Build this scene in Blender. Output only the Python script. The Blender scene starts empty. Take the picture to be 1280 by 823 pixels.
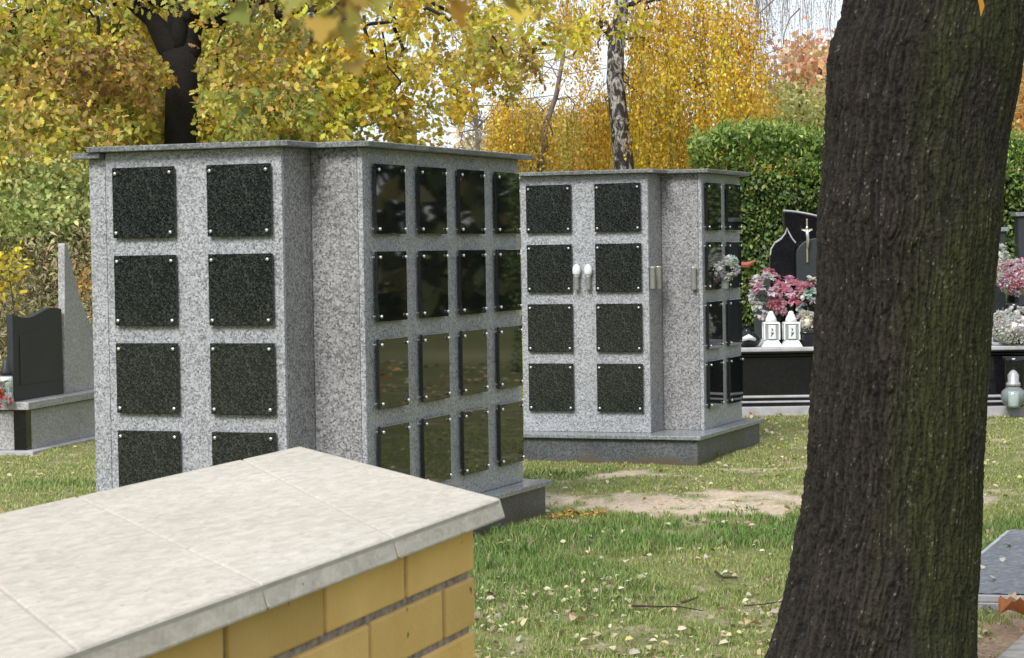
import bpy, bmesh, math, random
import numpy as np
from mathutils import Vector, Matrix
random.seed(7); RNG = np.random.default_rng(11)
S = bpy.context.scene
COL = S.collection
R = math.radians

# ------------------------------------------------------------------ camera
FPX, PITCH, ROLL, EYE = 2850.0, 0.0354, -0.0159, 1.6      # focal length in photo pixels (1280 wide)
cam_d = bpy.data.cameras.new('camera'); cam = bpy.data.objects.new('camera', cam_d); COL.objects.link(cam)
cam_d.sensor_fit = 'HORIZONTAL'; cam_d.sensor_width = 36.0; cam_d.lens = FPX/1280*36.0
cam_d.clip_start = 0.05; cam_d.clip_end = 2000
cam_d.dof.use_dof = True; cam_d.dof.focus_distance = 13.0; cam_d.dof.aperture_fstop = cam_d.lens/2.2
fw = Vector((0, math.cos(PITCH), -math.sin(PITCH))); u0 = Vector((0, math.sin(PITCH), math.cos(PITCH))); r0 = Vector((1, 0, 0))
cr, sr = math.cos(ROLL), math.sin(ROLL)
rt = r0*cr + u0*sr; up = u0*cr - r0*sr
cam.matrix_world = Matrix(((rt.x, up.x, -fw.x, 0), (rt.y, up.y, -fw.y, 0), (rt.z, up.z, -fw.z, EYE), (0, 0, 0, 1)))
S.camera = cam

# ------------------------------------------------------------------ sky and sun (bright overcast autumn day)
SUN_EL, SUN_AZ = R(42), R(203)           # azimuth clockwise from +Y; light comes from behind left
W = bpy.data.worlds.new('World'); S.world = W; W.use_nodes = True
nt = W.node_tree; nt.nodes.clear()
def N(t, ty, **kw):
    n = t.nodes.new(ty)
    for k, v in kw.items():
        if k in n.inputs: n.inputs[k].default_value = v
        else: setattr(n, k, v)
    return n
out = N(nt, 'ShaderNodeOutputWorld'); bg = N(nt, 'ShaderNodeBackground', Strength=0.1)
sky = N(nt, 'ShaderNodeTexSky'); sky.sky_type = 'NISHITA'; sky.sun_disc = False
sky.sun_elevation = SUN_EL; sky.sun_rotation = SUN_AZ
tc = N(nt, 'ShaderNodeTexCoord'); mp = N(nt, 'ShaderNodeMapping'); mp.inputs['Scale'].default_value = (1, 1, 2.2)
no = N(nt, 'ShaderNodeTexNoise', Scale=3.2, Detail=6.0, Roughness=0.55)
ra = N(nt, 'ShaderNodeValToRGB'); ra.color_ramp.elements[0].position = 0.33; ra.color_ramp.elements[1].position = 0.62
ra.color_ramp.elements[0].color = (0.42,)*3+(1,); ra.color_ramp.elements[1].color = (1, 1, 1, 1)
mx = N(nt, 'ShaderNodeMix', data_type='RGBA')
mx.inputs['B'].default_value = (8.1, 8.6, 9.3, 1)
nt.links.new(tc.outputs['Generated'], mp.inputs[0]); nt.links.new(mp.outputs[0], no.inputs['Vector'])
nt.links.new(no.outputs['Fac'], ra.inputs[0]); nt.links.new(ra.outputs[0], mx.inputs['Factor'])
nt.links.new(sky.outputs[0], mx.inputs['A']); nt.links.new(mx.outputs['Result'], bg.inputs['Color']); nt.links.new(bg.outputs[0], out.inputs['Surface'])
sd = bpy.data.lights.new('sun', 'SUN'); sd.energy = 2.5; sd.angle = R(24); sd.color = (1, .975, .94)
so = bpy.data.objects.new('sun', sd); COL.objects.link(so)
sv = Vector((math.sin(SUN_AZ)*math.cos(SUN_EL), math.cos(SUN_AZ)*math.cos(SUN_EL), math.sin(SUN_EL)))
so.rotation_euler = (-sv).to_track_quat('-Z', 'Y').to_euler()
S.view_settings.view_transform = 'Standard'; S.view_settings.look = 'None'; S.view_settings.gamma = 1.0
S.view_settings.use_curve_mapping = False; S.view_settings.exposure = 0.48

# ------------------------------------------------------------------ pixel rays -> real places
def ray(x, y):
    du, dv = x-640, y-411
    u = cr*du + sr*dv; v = -sr*du + cr*dv; uy = -v/FPX
    return np.array([u/FPX, math.cos(PITCH)+uy*math.sin(PITCH), -math.sin(PITCH)+uy*math.cos(PITCH)])
def atY(x, y, Y): d = ray(x, y); return d/d[1]*Y + np.array([0, 0, EYE])
def atZ(x, y, z): d = ray(x, y); return d*((z-EYE)/d[2]) + np.array([0, 0, EYE])

# ------------------------------------------------------------------ numpy noise
def _h(i, j, k, s=0):
    n = (i*374761393 + j*668265263 + k*2147483647 + s*1274126177) & 0xffffffff
    n = ((n ^ (n >> 13))*1274126177) & 0xffffffff
    n = ((n ^ (n >> 16))*2246822519) & 0xffffffff
    return ((n ^ (n >> 15)) & 0xffffff)/float(0xffffff)
def vnoise(P, s=0):
    P = np.asarray(P, float); I = np.floor(P).astype(np.int64); F = P-I; F = F*F*(3-2*F)
    r = 0
    for a in (0, 1):
        for b in (0, 1):
            for c in (0, 1):
                w = (F[:, 0] if a else 1-F[:, 0])*(F[:, 1] if b else 1-F[:, 1])*(F[:, 2] if c else 1-F[:, 2])
                r = r + w*_h(I[:, 0]+a, I[:, 1]+b, I[:, 2]+c, s)
    return r
def fbm(P, o=4, s=0):
    P = np.asarray(P, float); r = 0; a = .5; t = 0
    for k in range(o): r = r + a*vnoise(P*2**k, s+k); t += a; a *= .5
    return r/t
def worley(P, s=0):
    I = np.floor(P).astype(np.int64); d1 = np.full(len(P), 9.); d2 = np.full(len(P), 9.)
    for a in (-1, 0, 1):
        for b in (-1, 0, 1):
            for c in (-1, 0, 1):
                J = I+np.array([a, b, c])
                q = J+np.stack([_h(J[:, 0], J[:, 1], J[:, 2], s+m) for m in (1, 2, 3)], 1)
                d = np.linalg.norm(P-q, axis=1)
                m = d < d1
                d2 = np.where(m, d1, np.minimum(d2, d)); d1 = np.where(m, d, d1)
    return d1, d2

# ------------------------------------------------------------------ materials
def mat(name):
    m = bpy.data.materials.new(name); m.use_nodes = True; t = m.node_tree; t.nodes.clear()
    o = N(t, 'ShaderNodeOutputMaterial'); b = N(t, 'ShaderNodeBsdfPrincipled'); t.links.new(b.outputs[0], o.inputs[0])
    return m, t, b, o
def c4(c): return (c[0], c[1], c[2], 1)
def plain(name, col, rough=.5, metal=0., var=.15, scale=30, bump=0., spec=.5, coat=0., trans=0.):
    m, t, b, o = mat(name)
    tc = N(t, 'ShaderNodeTexCoord'); n = N(t, 'ShaderNodeTexNoise', Scale=scale, Detail=4.)
    t.links.new(tc.outputs['Object'], n.inputs['Vector'])
    mr = N(t, 'ShaderNodeMapRange'); mr.inputs[1].default_value = .3; mr.inputs[2].default_value = .7
    mr.inputs[3].default_value = 1-var; mr.inputs[4].default_value = 1+var
    t.links.new(n.outputs['Fac'], mr.inputs[0])
    v = N(t, 'ShaderNodeVectorMath', operation='SCALE'); v.inputs[0].default_value = col
    t.links.new(mr.outputs[0], v.inputs['Scale']); t.links.new(v.outputs[0], b.inputs['Base Color'])
    b.inputs['Roughness'].default_value = rough; b.inputs['Metallic'].default_value = metal
    b.inputs['Specular IOR Level'].default_value = spec; b.inputs['Transmission Weight'].default_value = trans
    if bump:
        bp = N(t, 'ShaderNodeBump', Strength=1., Distance=bump); t.links.new(n.outputs['Fac'], bp.inputs['Height']); t.links.new(bp.outputs[0], b.inputs['Normal'])
    return m
def granite(name, stops, scale=95, rough=.3, stain=.12, bump=0., dirt=None, rvar=1., spec=.5):
    """speckled stone: two cell textures of grains through a colour ramp, plus broad faint blotches"""
    m, t, b, o = mat(name)
    tc = N(t, 'ShaderNodeTexCoord'); L = t.links.new
    w = N(t, 'ShaderNodeTexNoise', Scale=scale*.7, Detail=2.); L(tc.outputs['Object'], w.inputs['Vector'])
    mw = N(t, 'ShaderNodeMixRGB', blend_type='ADD'); mw.inputs[0].default_value = .012; L(tc.outputs['Object'], mw.inputs[1]); L(w.outputs['Color'], mw.inputs[2])
    v = N(t, 'ShaderNodeTexVoronoi', Scale=scale); L(mw.outputs[0], v.inputs['Vector'])
    sp = N(t, 'ShaderNodeSeparateColor'); L(v.outputs['Color'], sp.inputs[0])
    n2 = N(t, 'ShaderNodeTexNoise', Scale=scale*1.3, Detail=5., Roughness=.75); L(tc.outputs['Object'], n2.inputs['Vector'])
    a = N(t, 'ShaderNodeMath', operation='MULTIPLY_ADD'); a.inputs[1].default_value = .45; L(sp.outputs[0], a.inputs[0])
    a2 = N(t, 'ShaderNodeMath', operation='MULTIPLY_ADD'); a2.inputs[1].default_value = 1.1; a2.inputs[2].default_value = -.27; L(n2.outputs['Fac'], a2.inputs[0]); L(a2.outputs[0], a.inputs[2])
    r = N(t, 'ShaderNodeValToRGB'); e = r.color_ramp.elements
    e[0].position, e[0].color = stops[0][0], c4(stops[0][1]); e[1].position, e[1].color = stops[-1][0], c4(stops[-1][1])
    for p_, c_ in stops[1:-1]: q = e.new(p_); q.color = c4(c_)
    L(a.outputs[0], r.inputs[0])
    n3 = N(t, 'ShaderNodeTexNoise', Scale=2.3, Detail=4.); L(tc.outputs['Object'], n3.inputs['Vector'])
    mr = N(t, 'ShaderNodeMapRange'); mr.inputs[1].default_value = .3; mr.inputs[2].default_value = .7; mr.inputs[3].default_value = 1-stain; mr.inputs[4].default_value = 1+stain
    L(n3.outputs['Fac'], mr.inputs[0])
    s = N(t, 'ShaderNodeVectorMath', operation='SCALE'); L(r.outputs[0], s.inputs[0]); L(mr.outputs[0], s.inputs['Scale'])
    L(s.outputs[0], b.inputs['Base Color']); b.inputs['Roughness'].default_value = rough
    mrr = N(t, 'ShaderNodeMapRange'); mrr.inputs[3].default_value = max(rough-.08*rvar, .02); mrr.inputs[4].default_value = rough+.12*rvar; L(n3.outputs['Fac'], mrr.inputs[0]); L(mrr.outputs[0], b.inputs['Roughness'])
    if bump:
        bp = N(t, 'ShaderNodeBump', Strength=1., Distance=bump); L(n2.outputs['Fac'], bp.inputs['Height']); L(bp.outputs[0], b.inputs['Normal'])
    if dirt:   # real earth splashed on the foot of the stone (object z)
        sx = N(t, 'ShaderNodeSeparateXYZ'); L(tc.outputs['Object'], sx.inputs[0])
        n4 = N(t, 'ShaderNodeTexNoise', Scale=6., Detail=5.); L(tc.outputs['Object'], n4.inputs['Vector'])
        q = N(t, 'ShaderNodeMath', operation='MULTIPLY_ADD'); q.inputs[1].default_value = .17; q.inputs[2].default_value = -.06; L(n4.outputs['Fac'], q.inputs[0])
        lt = N(t, 'ShaderNodeMath', operation='SUBTRACT'); L(q.outputs[0], lt.inputs[0]); L(sx.outputs['Z'], lt.inputs[1])
        mr2 = N(t, 'ShaderNodeMapRange'); mr2.inputs[1].default_value = -.02; mr2.inputs[2].default_value = .03; L(lt.outputs[0], mr2.inputs[0])
        mm = N(t, 'ShaderNodeMixRGB'); mm.inputs[2].default_value = c4(dirt); L(mr2.outputs[0], mm.inputs[0]); L(s.outputs[0], mm.inputs[1]); L(mm.outputs[0], b.inputs['Base Color'])
    b.inputs['Specular IOR Level'].default_value = spec
    return m
def leafmat(name, transl=.35, rough=.55, spec=.3):
    m, t, b, o = mat(name); L = t.links.new
    at = N(t, 'ShaderNodeAttribute', attribute_name='Col'); L(at.outputs['Color'], b.inputs['Base Color'])
    b.inputs['Roughness'].default_value = rough; b.inputs['Specular IOR Level'].default_value = spec
    tr = N(t, 'ShaderNodeBsdfTranslucent'); L(at.outputs['Color'], tr.inputs[0])
    ms = N(t, 'ShaderNodeMixShader'); ms.inputs[0].default_value = transl
    L(b.outputs[0], ms.inputs[1]); L(tr.outputs[0], ms.inputs[2]); L(ms.outputs[0], o.inputs[0])
    return m
M = {}
M['panel'] = granite('polished_grey_granite', [(.20, (.09, .095, .10)), (.36, (.235, .24, .25)), (.52, (.35, .358, .372)), (.75, (.52, .528, .545))], 118, .28, .07)
M['coarse'] = granite('flamed_pink_grey_granite', [(.24, (.07, .068, .07)), (.37, (.175, .172, .175)), (.55, (.27, .265, .267)), (.78, (.44, .43, .43))], 100, .55, .10, .0012)
M['roof'] = granite('dark_grey_roof_granite', [(.2, (.06, .066, .068)), (.5, (.15, .16, .16)), (.8, (.30, .315, .31))], 120, .3, .2)
M['plinthtop'] = granite('blue_grey_plinth_granite', [(.2, (.09, .10, .105)), (.5, (.2, .215, .22)), (.8, (.36, .375, .38))], 120, .22, .15)
M['plinth'] = granite('dark_plinth_granite', [(.2, (.035, .038, .041)), (.5, (.085, .092, .096)), (.8, (.17, .178, .178))], 120, .45, .3, dirt=(.11, .085, .06))
M['plate2'] = granite('mirror_black_granite', [(.25, (.005, .006, .006)), (.6, (.012, .014, .013)), (.9, (.028, .032, .028))], 150, .022, .15, rvar=.05, spec=.95)
M['plate'] = granite('black_speckled_granite', [(.25, (.004, .005, .005)), (.45, (.012, .014, .013)), (.62, (.028, .032, .029)), (.85, (.08, .088, .078))], 150, .085, .15)
M['tomb'] = granite('pale_tomb_granite', [(.2, (.16, .16, .16)), (.45, (.33, .325, .32)), (.8, (.52, .51, .50))], 90, .4, .12)
M['black'] = granite('polished_black_granite', [(.3, (.006, .006, .008)), (.7, (.012, .012, .015)), (.95, (.03, .03, .035))], 140, .06, .2)
M['blackmat'] = granite('dark_headstone_granite', [(.3, (.018, .021, .024)), (.7, (.028, .033, .037)), (.95, (.055, .06, .065))], 140, .5, .2)
M['chrome'] = plain('brushed_steel', (.85, .85, .85), .3, .85, .08)
M['tube'] = plain('polished_tube_steel', (.55, .55, .55), .25, .55, .08)
M['steel'] = plain('dull_steel', (.42, .42, .42), .4, .35, .15, 60)
M['white'] = plain('white_lantern_enamel', (.78, .79, .78), .3, 0, .05)
M['whitegl'] = plain('frosted_white_glass', (.62, .66, .66), .12, 0, .05, trans=.5)
M['glass'] = plain('pale_lantern_glass', (.75, .86, .87), .08, 0, .05, trans=.75)
M['gold'] = plain('aged_gold_metal', (.72, .6, .33), .35, 1., .1)
M['mortar'] = plain('grey_brown_mortar', (.27, .22, .18), .9, 0, .45, 70, .004)
M['grid'] = plain('dark_paint', (.03, .03, .035), .5)
M['concrete'] = plain('grey_kerb_concrete', (.34, .31, .27), .85, 0, .25, 18, .004)
M['paving_and_glint'] = plain('pale_paving_and_glint_stone', (.42, .41, .42), .7, 0, .15, 12, .002)  # also colours the painted sky glints on the black tomb edges
M['redpl'] = plain('faded_red_plastic', (.34, .09, .06), .6)
M['leaf'] = leafmat('autumn_leaf', .36, .5, .3); M['hedge'] = leafmat('evergreen_leaf', .2, .42, .45); M['grass'] = leafmat('grass_blade', .3, .6, .25)
M['dryleaf'] = leafmat('dry_leaf', .12, .7, .2); M['petal'] = leafmat('petal', .5, .6, .2)

def brick_mat():
    m, t, b, o = mat('glazed_yellow_brick'); L = t.links.new
    tc = N(t, 'ShaderNodeTexCoord'); oi = N(t, 'ShaderNodeObjectInfo')
    ad = N(t, 'ShaderNodeVectorMath', operation='ADD'); sc_ = N(t, 'ShaderNodeVectorMath', operation='SCALE'); sc_.inputs[0].default_value = (37, 11, 23); L(oi.outputs['Random'], sc_.inputs['Scale'])
    L(tc.outputs['Object'], ad.inputs[0]); L(sc_.outputs[0], ad.inputs[1])
    n = N(t, 'ShaderNodeTexNoise', Scale=9., Detail=5.); L(ad.outputs[0], n.inputs['Vector'])
    r = N(t, 'ShaderNodeValToRGB'); r.color_ramp.elements[0].position = .25; r.color_ramp.elements[0].color = (.66, .41, .12, 1); r.color_ramp.elements[1].position = .75; r.color_ramp.elements[1].color = (.80, .53, .19, 1)
    L(n.outputs['Fac'], r.inputs[0])
    hs = N(t, 'ShaderNodeHueSaturation'); L(r.outputs[0], hs.inputs['Color']); mr = N(t, 'ShaderNodeMapRange'); mr.inputs[3].default_value = .80; mr.inputs[4].default_value = 1.10; L(oi.outputs['Random'], mr.inputs[0]); L(mr.outputs[0], hs.inputs['Value'])
    # dark burnt pits and chips
    v = N(t, 'ShaderNodeTexVoronoi', Scale=16.); L(ad.outputs[0], v.inputs['Vector'])
    n2 = N(t, 'ShaderNodeTexNoise', Scale=60., Detail=3.); L(ad.outputs[0], n2.inputs['Vector'])
    s = N(t, 'ShaderNodeMath', operation='MULTIPLY_ADD'); s.inputs[1].default_value = .42; L(n2.outputs['Fac'], s.inputs[0]); L(v.outputs['Distance'], s.inputs[2])
    mr3 = N(t, 'ShaderNodeMapRange'); mr3.inputs[1].default_value = .30; mr3.inputs[2].default_value = .25; L(s.outputs[0], mr3.inputs[0])
    mm = N(t, 'ShaderNodeMixRGB'); mm.inputs[2].default_value = (.09, .05, .025, 1); L(mr3.outputs[0], mm.inputs[0]); L(hs.outputs[0], mm.inputs[1]); L(mm.outputs[0], b.inputs['Base Color'])
    n3 = N(t, 'ShaderNodeTexNoise', Scale=140., Detail=3.); L(ad.outputs[0], n3.inputs['Vector'])
    hh = N(t, 'ShaderNodeMath', operation='MULTIPLY_ADD'); hh.inputs[1].default_value = 1.6; L(n.outputs['Fac'], hh.inputs[0]); L(n3.outputs['Fac'], hh.inputs[2]); bp = N(t, 'ShaderNodeBump', Strength=.9, Distance=.0014); L(hh.outputs[0], bp.inputs['Height']); L(bp.outputs[0], b.inputs['Normal'])
    b.inputs['Roughness'].default_value = .5
    return m
M['brick'] = brick_mat()
def coping_mat():
    m, t, b, o = mat('cast_stone_coping'); L = t.links.new
    tc = N(t, 'ShaderNodeTexCoord'); oi = N(t, 'ShaderNodeObjectInfo')
    dots = []
    for vec in ((.29996*.42, .95395*.42, 0), (.95395, -.29996, 0), (0, 0, 1)):
        d_ = N(t, 'ShaderNodeVectorMath', operation='DOT_PRODUCT'); d_.inputs[1].default_value = vec; L(tc.outputs['Object'], d_.inputs[0]); dots.append(d_)
    cb = N(t, 'ShaderNodeCombineXYZ')
    for i_, d_ in enumerate(dots): L(d_.outputs['Value'], cb.inputs[i_])
    n1 = N(t, 'ShaderNodeTexNoise', Scale=5., Detail=6., Roughness=.62); L(cb.outputs[0], n1.inputs['Vector'])
    r = N(t, 'ShaderNodeValToRGB'); e = r.color_ramp.elements; e[0].position = .28; e[0].color = (.52, .478, .41, 1); e[1].position = .68; e[1].color = (.60, .56, .49, 1)
    L(n1.outputs['Fac'], r.inputs[0])
    n2 = N(t, 'ShaderNodeTexNoise', Scale=62., Detail=6., Roughness=.75, Distortion=.8); L(cb.outputs[0], n2.inputs['Vector'])
    r2 = N(t, 'ShaderNodeValToRGB'); r2.color_ramp.elements[0].position = .34; r2.color_ramp.elements[0].color = (.74, .73, .715, 1); r2.color_ramp.elements[1].position = .62; r2.color_ramp.elements[1].color = (1.04, 1.04, 1.04, 1); L(n2.outputs['Fac'], r2.inputs[0])
    mu = N(t, 'ShaderNodeMixRGB', blend_type='MULTIPLY'); mu.inputs[0].default_value = 1; L(r.outputs[0], mu.inputs[1]); L(r2.outputs[0], mu.inputs[2])
    # warm pink and greenish stains
    n3 = N(t, 'ShaderNodeTexNoise', Scale=3.1, Detail=5.); L(cb.outputs[0], n3.inputs['Vector'])
    r3 = N(t, 'ShaderNodeValToRGB'); r3.color_ramp.elements[0].position = .42; r3.color_ramp.elements[0].color = (.985, .98, .955, 1); r3.color_ramp.elements[1].position = .60; r3.color_ramp.elements[1].color = (1.01, .99, .965, 1); L(n3.outputs['Fac'], r3.inputs[0])
    mu2 = N(t, 'ShaderNodeMixRGB', blend_type='MULTIPLY'); mu2.inputs[0].default_value = 1; L(mu.outputs[0], mu2.inputs[1]); L(r3.outputs[0], mu2.inputs[2])
    # small pits
    v = N(t, 'ShaderNodeTexVoronoi', Scale=30.); L(tc.outputs['Object'], v.inputs['Vector'])
    mr = N(t, 'ShaderNodeMapRange'); mr.inputs[1].default_value = .07; mr.inputs[2].default_value = .045; L(v.outputs['Distance'], mr.inputs[0])
    mm = N(t, 'ShaderNodeMixRGB'); mm.inputs[2].default_value = (.2, .17, .13, 1); L(mr.outputs[0], mm.inputs[0]); L(mu2.outputs[0], mm.inputs[1]); L(mm.outputs[0], b.inputs['Base Color'])
    n4 = N(t, 'ShaderNodeTexNoise', Scale=120., Detail=5.); L(tc.outputs['Object'], n4.inputs['Vector'])
    bp = N(t, 'ShaderNodeBump', Strength=1., Distance=.0012); L(n4.outputs['Fac'], bp.inputs['Height']); L(bp.outputs[0], b.inputs['Normal'])
    b.inputs['Roughness'].default_value = .8; b.inputs['Specular IOR Level'].default_value = .25
    return m
M['coping'] = coping_mat()
def attr_mat(name, rough=.85, bump=.002, bscale=90, spec=.3):
    m, t, b, o = mat(name); L = t.links.new
    at = N(t, 'ShaderNodeAttribute', attribute_name='Col'); tc = N(t, 'ShaderNodeTexCoord')
    n = N(t, 'ShaderNodeTexNoise', Scale=bscale, Detail=5.); L(tc.outputs['Object'], n.inputs['Vector'])
    mr = N(t, 'ShaderNodeMapRange'); mr.inputs[1].default_value = .3; mr.inputs[2].default_value = .7; mr.inputs[3].default_value = .7; mr.inputs[4].default_value = 1.3; L(n.outputs['Fac'], mr.inputs[0])
    s = N(t, 'ShaderNodeVectorMath', operation='SCALE'); L(at.outputs['Color'], s.inputs[0]); L(mr.outputs[0], s.inputs['Scale']); L(s.outputs[0], b.inputs['Base Color'])
    bp = N(t, 'ShaderNodeBump', Strength=1., Distance=bump); L(n.outputs['Fac'], bp.inputs['Height']); L(bp.outputs[0], b.inputs['Normal'])
    b.inputs['Roughness'].default_value = rough; b.inputs['Specular IOR Level'].default_value = spec
    return m
M['bark'] = attr_mat('furrowed_bark', .85, .004, 120, .25)
M['ground'] = attr_mat('earth_and_sand', .95, .006, 45, .15)
M['darkbark'] = plain('dark_oak_bark', (.013, .0105, .009), .9, 0, .4, 25, .01)
M['twig'] = plain('brown_twig_bark', (.06, .042, .03), .9, 0, .4, 25, .002)
M['palebranch'] = plain('pale_branch_bark', (.20, .16, .13), .9, 0, .3, 25, .002)

# ------------------------------------------------------------------ objects
def tag(o, label=None, cat=None, group=None, kind=None):
    for k, v in (('label', label), ('category', cat), ('group', group), ('kind', kind)):
        if v: o[k] = v
    return o
def empty(name, loc, label, cat, group=None, rz=0):
    o = bpy.data.objects.new(name, None); COL.objects.link(o); o.location = loc; o.rotation_euler.z = rz; o.empty_display_size = .1
    return tag(o, label, cat, group)
def link(name, me, parent=None, world=True):
    o = bpy.data.objects.new(name, me); COL.objects.link(o)
    if parent is not None:
        o.parent = parent
        if world:      # mesh data given in world coordinates
            top = parent
            m = Matrix.Identity(4)
            if top.parent is None:     # deeper parents were themselves built in world coordinates
                m = Matrix.Translation(top.location) @ top.rotation_euler.to_matrix().to_4x4()
            o.matrix_parent_inverse = m.inverted()
    return o
class MB:
    def __init__(s): s.v = []; s.f = []
    def add(s, v, f):
        n = len(s.v); s.v += [tuple(p) for p in v]; s.f += [tuple(i+n for i in q) for q in f]; return s
    def prism(s, poly, z0, z1, top=None):
        n = len(poly); a = sum(poly[i][0]*poly[(i+1) % n][1]-poly[(i+1) % n][0]*poly[i][1] for i in range(n))
        P = list(poly) if a > 0 else list(poly)[::-1]
        T = P if top is None else (list(top) if a > 0 else list(top)[::-1])
        v = [(x, y, z0) for x, y in P]+[(x, y, z1) for x, y in T]
        f = [tuple(range(n-1, -1, -1)), tuple(range(n, 2*n))]+[(i, (i+1) % n, (i+1) % n+n, i+n) for i in range(n)]
        return s.add(v, f)
    def box(s, o, dx, dy, dz):      # corner + three edge vectors
        o, dx, dy, dz = map(np.array, (o, dx, dy, dz))
        if np.dot(np.cross(dx, dy), dz) < 0: dx, dy = dy, dx
        v = [o, o+dx, o+dx+dy, o+dy]; v += [p+dz for p in v]
        return s.add(v, [(3, 2, 1, 0), (4, 5, 6, 7), (0, 1, 5, 4), (1, 2, 6, 5), (2, 3, 7, 6), (3, 0, 4, 7)])
    def tube(s, P, rad, seg=8, cap=True):
        P = [Vector(p) for p in P]; n = len(P); rings = []
        ref = Vector((0.3, .1, 1)).normalized()
        for i in range(n):
            d = (P[min(i+1, n-1)]-P[max(i-1, 0)]).normalized()
            a = d.cross(ref)
            if a.length < .1: a = d.cross(Vector((1, 0, 0)))
            a.normalize(); b = d.cross(a)
            rings.append([P[i]+(a*math.cos(2*math.pi*k/seg)+b*math.sin(2*math.pi*k/seg))*rad[i] for k in range(seg)])
        v = [p for r in rings for p in r]
        f = [(i*seg+k, i*seg+(k+1) % seg, (i+1)*seg+(k+1) % seg, (i+1)*seg+k) for i in range(n-1) for k in range(seg)]
        if cap: f += [tuple(range(seg-1, -1, -1)), tuple((n-1)*seg+k for k in range(seg))]
        return s.add(v, f)
    def lathe(s, c, prof, seg=16):
        v = []; f = []; n = len(prof)
        for r, z in prof: v += [(c[0]+r*math.cos(2*math.pi*k/seg), c[1]+r*math.sin(2*math.pi*k/seg), c[2]+z) for k in range(seg)]
        f = [(i*seg+k, i*seg+(k+1) % seg, (i+1)*seg+(k+1) % seg, (i+1)*seg+k) for i in range(n-1) for k in range(seg)]
        f += [tuple(range(seg-1, -1, -1)), tuple((n-1)*seg+k for k in range(seg))]
        return s.add(v, f)
    def mesh(s, name, m, smooth=False):
        me = bpy.data.meshes.new(name); me.from_pydata(s.v, [], s.f); me.materials.append(m)
        if smooth: me.polygons.foreach_set('use_smooth', [True]*len(me.polygons))
        me.update(); return me
    def build(s, name, m, parent=None, bevel=0, smooth=False):
        o = link(name, s.mesh(name, m, smooth), parent)
        if bevel:
            b = o.modifiers.new('bevel', 'BEVEL'); b.width = bevel; b.segments = 2; b.limit_method = 'ANGLE'
        return o
def npmesh(name, V, F, m, col=None, smooth=False):
    """V (n,3), F (k,q) same-size faces"""
    me = bpy.data.meshes.new(name); n, k, q = len(V), len(F), F.shape[1]
    me.vertices.add(n); me.vertices.foreach_set('co', np.ascontiguousarray(V, dtype=np.float32).ravel())
    me.loops.add(k*q); me.loops.foreach_set('vertex_index', np.ascontiguousarray(F, dtype=np.int32).ravel())
    me.polygons.add(k); me.polygons.foreach_set('loop_start', np.arange(0, k*q, q, dtype=np.int32))
    if smooth: me.polygons.foreach_set('use_smooth', np.ones(k, bool))
    me.update(calc_edges=True)
    if col is not None:
        a = me.color_attributes.new('Col', 'FLOAT_COLOR', 'POINT')
        a.data.foreach_set('color', np.concatenate([col, np.ones((n, 1))], 1).astype(np.float32).ravel())
    me.materials.append(m); return me

# ------------------------------------------------------------------ leaf templates (unit length along x)
def sym(up_):
    pts = [(0, 0)]+up_+[(1, 0)]+[(x, -y) for x, y in up_[::-1]]
    return np.array([(x, y, .35*abs(y)-.12*x*x) for x, y in pts])
T_OAK = sym([(.22, .10), (.30, .24), (.42, .13), (.55, .32), (.68, .17), (.82, .24)])
T_OVAL = sym([(.3, .28), (.7, .26)])
T_RHOMB = np.array([(0, 0, 0), (.45, .3, .08), (1, 0, -.1), (.45, -.3, .08)])
T_LONG = np.array([(0, 0, 0), (.4, .16, .05), (1, 0, -.12), (.4, -.16, .05)])
T_MAPLE = sym([(-.05, .22), (.16, .30), (.12, .58), (.36, .42), (.50, .52), (.62, .20), (.80, .22)])
def frames(D, roll):
    """D (n,3) unit directions -> x axes; returns (n,3,3) columns x,y,z"""
    D = D/np.linalg.norm(D, axis=1, keepdims=True)
    ref = np.where(np.abs(D[:, 2:3]) > .95, np.array([[1., 0, 0]]), np.array([[0, 0, 1.]]))
    y = np.cross(ref, D); y /= np.linalg.norm(y, axis=1, keepdims=True); z = np.cross(D, y)
    c, s = np.cos(roll)[:, None], np.sin(roll)[:, None]
    return np.stack([D, c*y+s*z, -s*y+c*z], 2)
def leafcloud(name, C, D, size, col, tmpl, m, parent=None, roll=None, rs=1.2):
    n = len(C)
    if roll is None: roll = RNG.normal(0, rs, n)
    Fm = frames(D, roll)
    V = np.einsum('nij,kj->nki', Fm, tmpl)*np.asarray(size).reshape(-1, 1, 1)+C[:, None, :]
    k = len(tmpl); F = np.arange(n*k).reshape(n, k)
    me = npmesh(name, V.reshape(-1, 3), F, m, np.repeat(col, k, 0))
    return link(name, me, parent)
def rdir(n, up=0., dn=0.):
    D = RNG.normal(0, 1, (n, 3)); D[:, 2] += up-dn; return D/np.linalg.norm(D, axis=1, keepdims=True)
def pick(pal, n, var=.18, w=None):
    pal = np.array(pal, float); i = RNG.choice(len(pal), n, p=w)
    return np.clip(pal[i]*(1+RNG.normal(0, var, (n, 1)))*(1+RNG.normal(0, .06, (n, 3))), .003, .9)
def curve(a, b, sag=0., wob=.1, n=8):
    a, b = np.array(a, float), np.array(b, float); L = np.linalg.norm(b-a); t = np.linspace(0, 1, n)[:, None]
    P = a+(b-a)*t; P[:, 2:] += sag*L*4*t*(1-t); w = RNG.normal(0, wob*L/n, (n, 3)); w[0] = 0; w[-1] = 0
    return P+w

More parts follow.
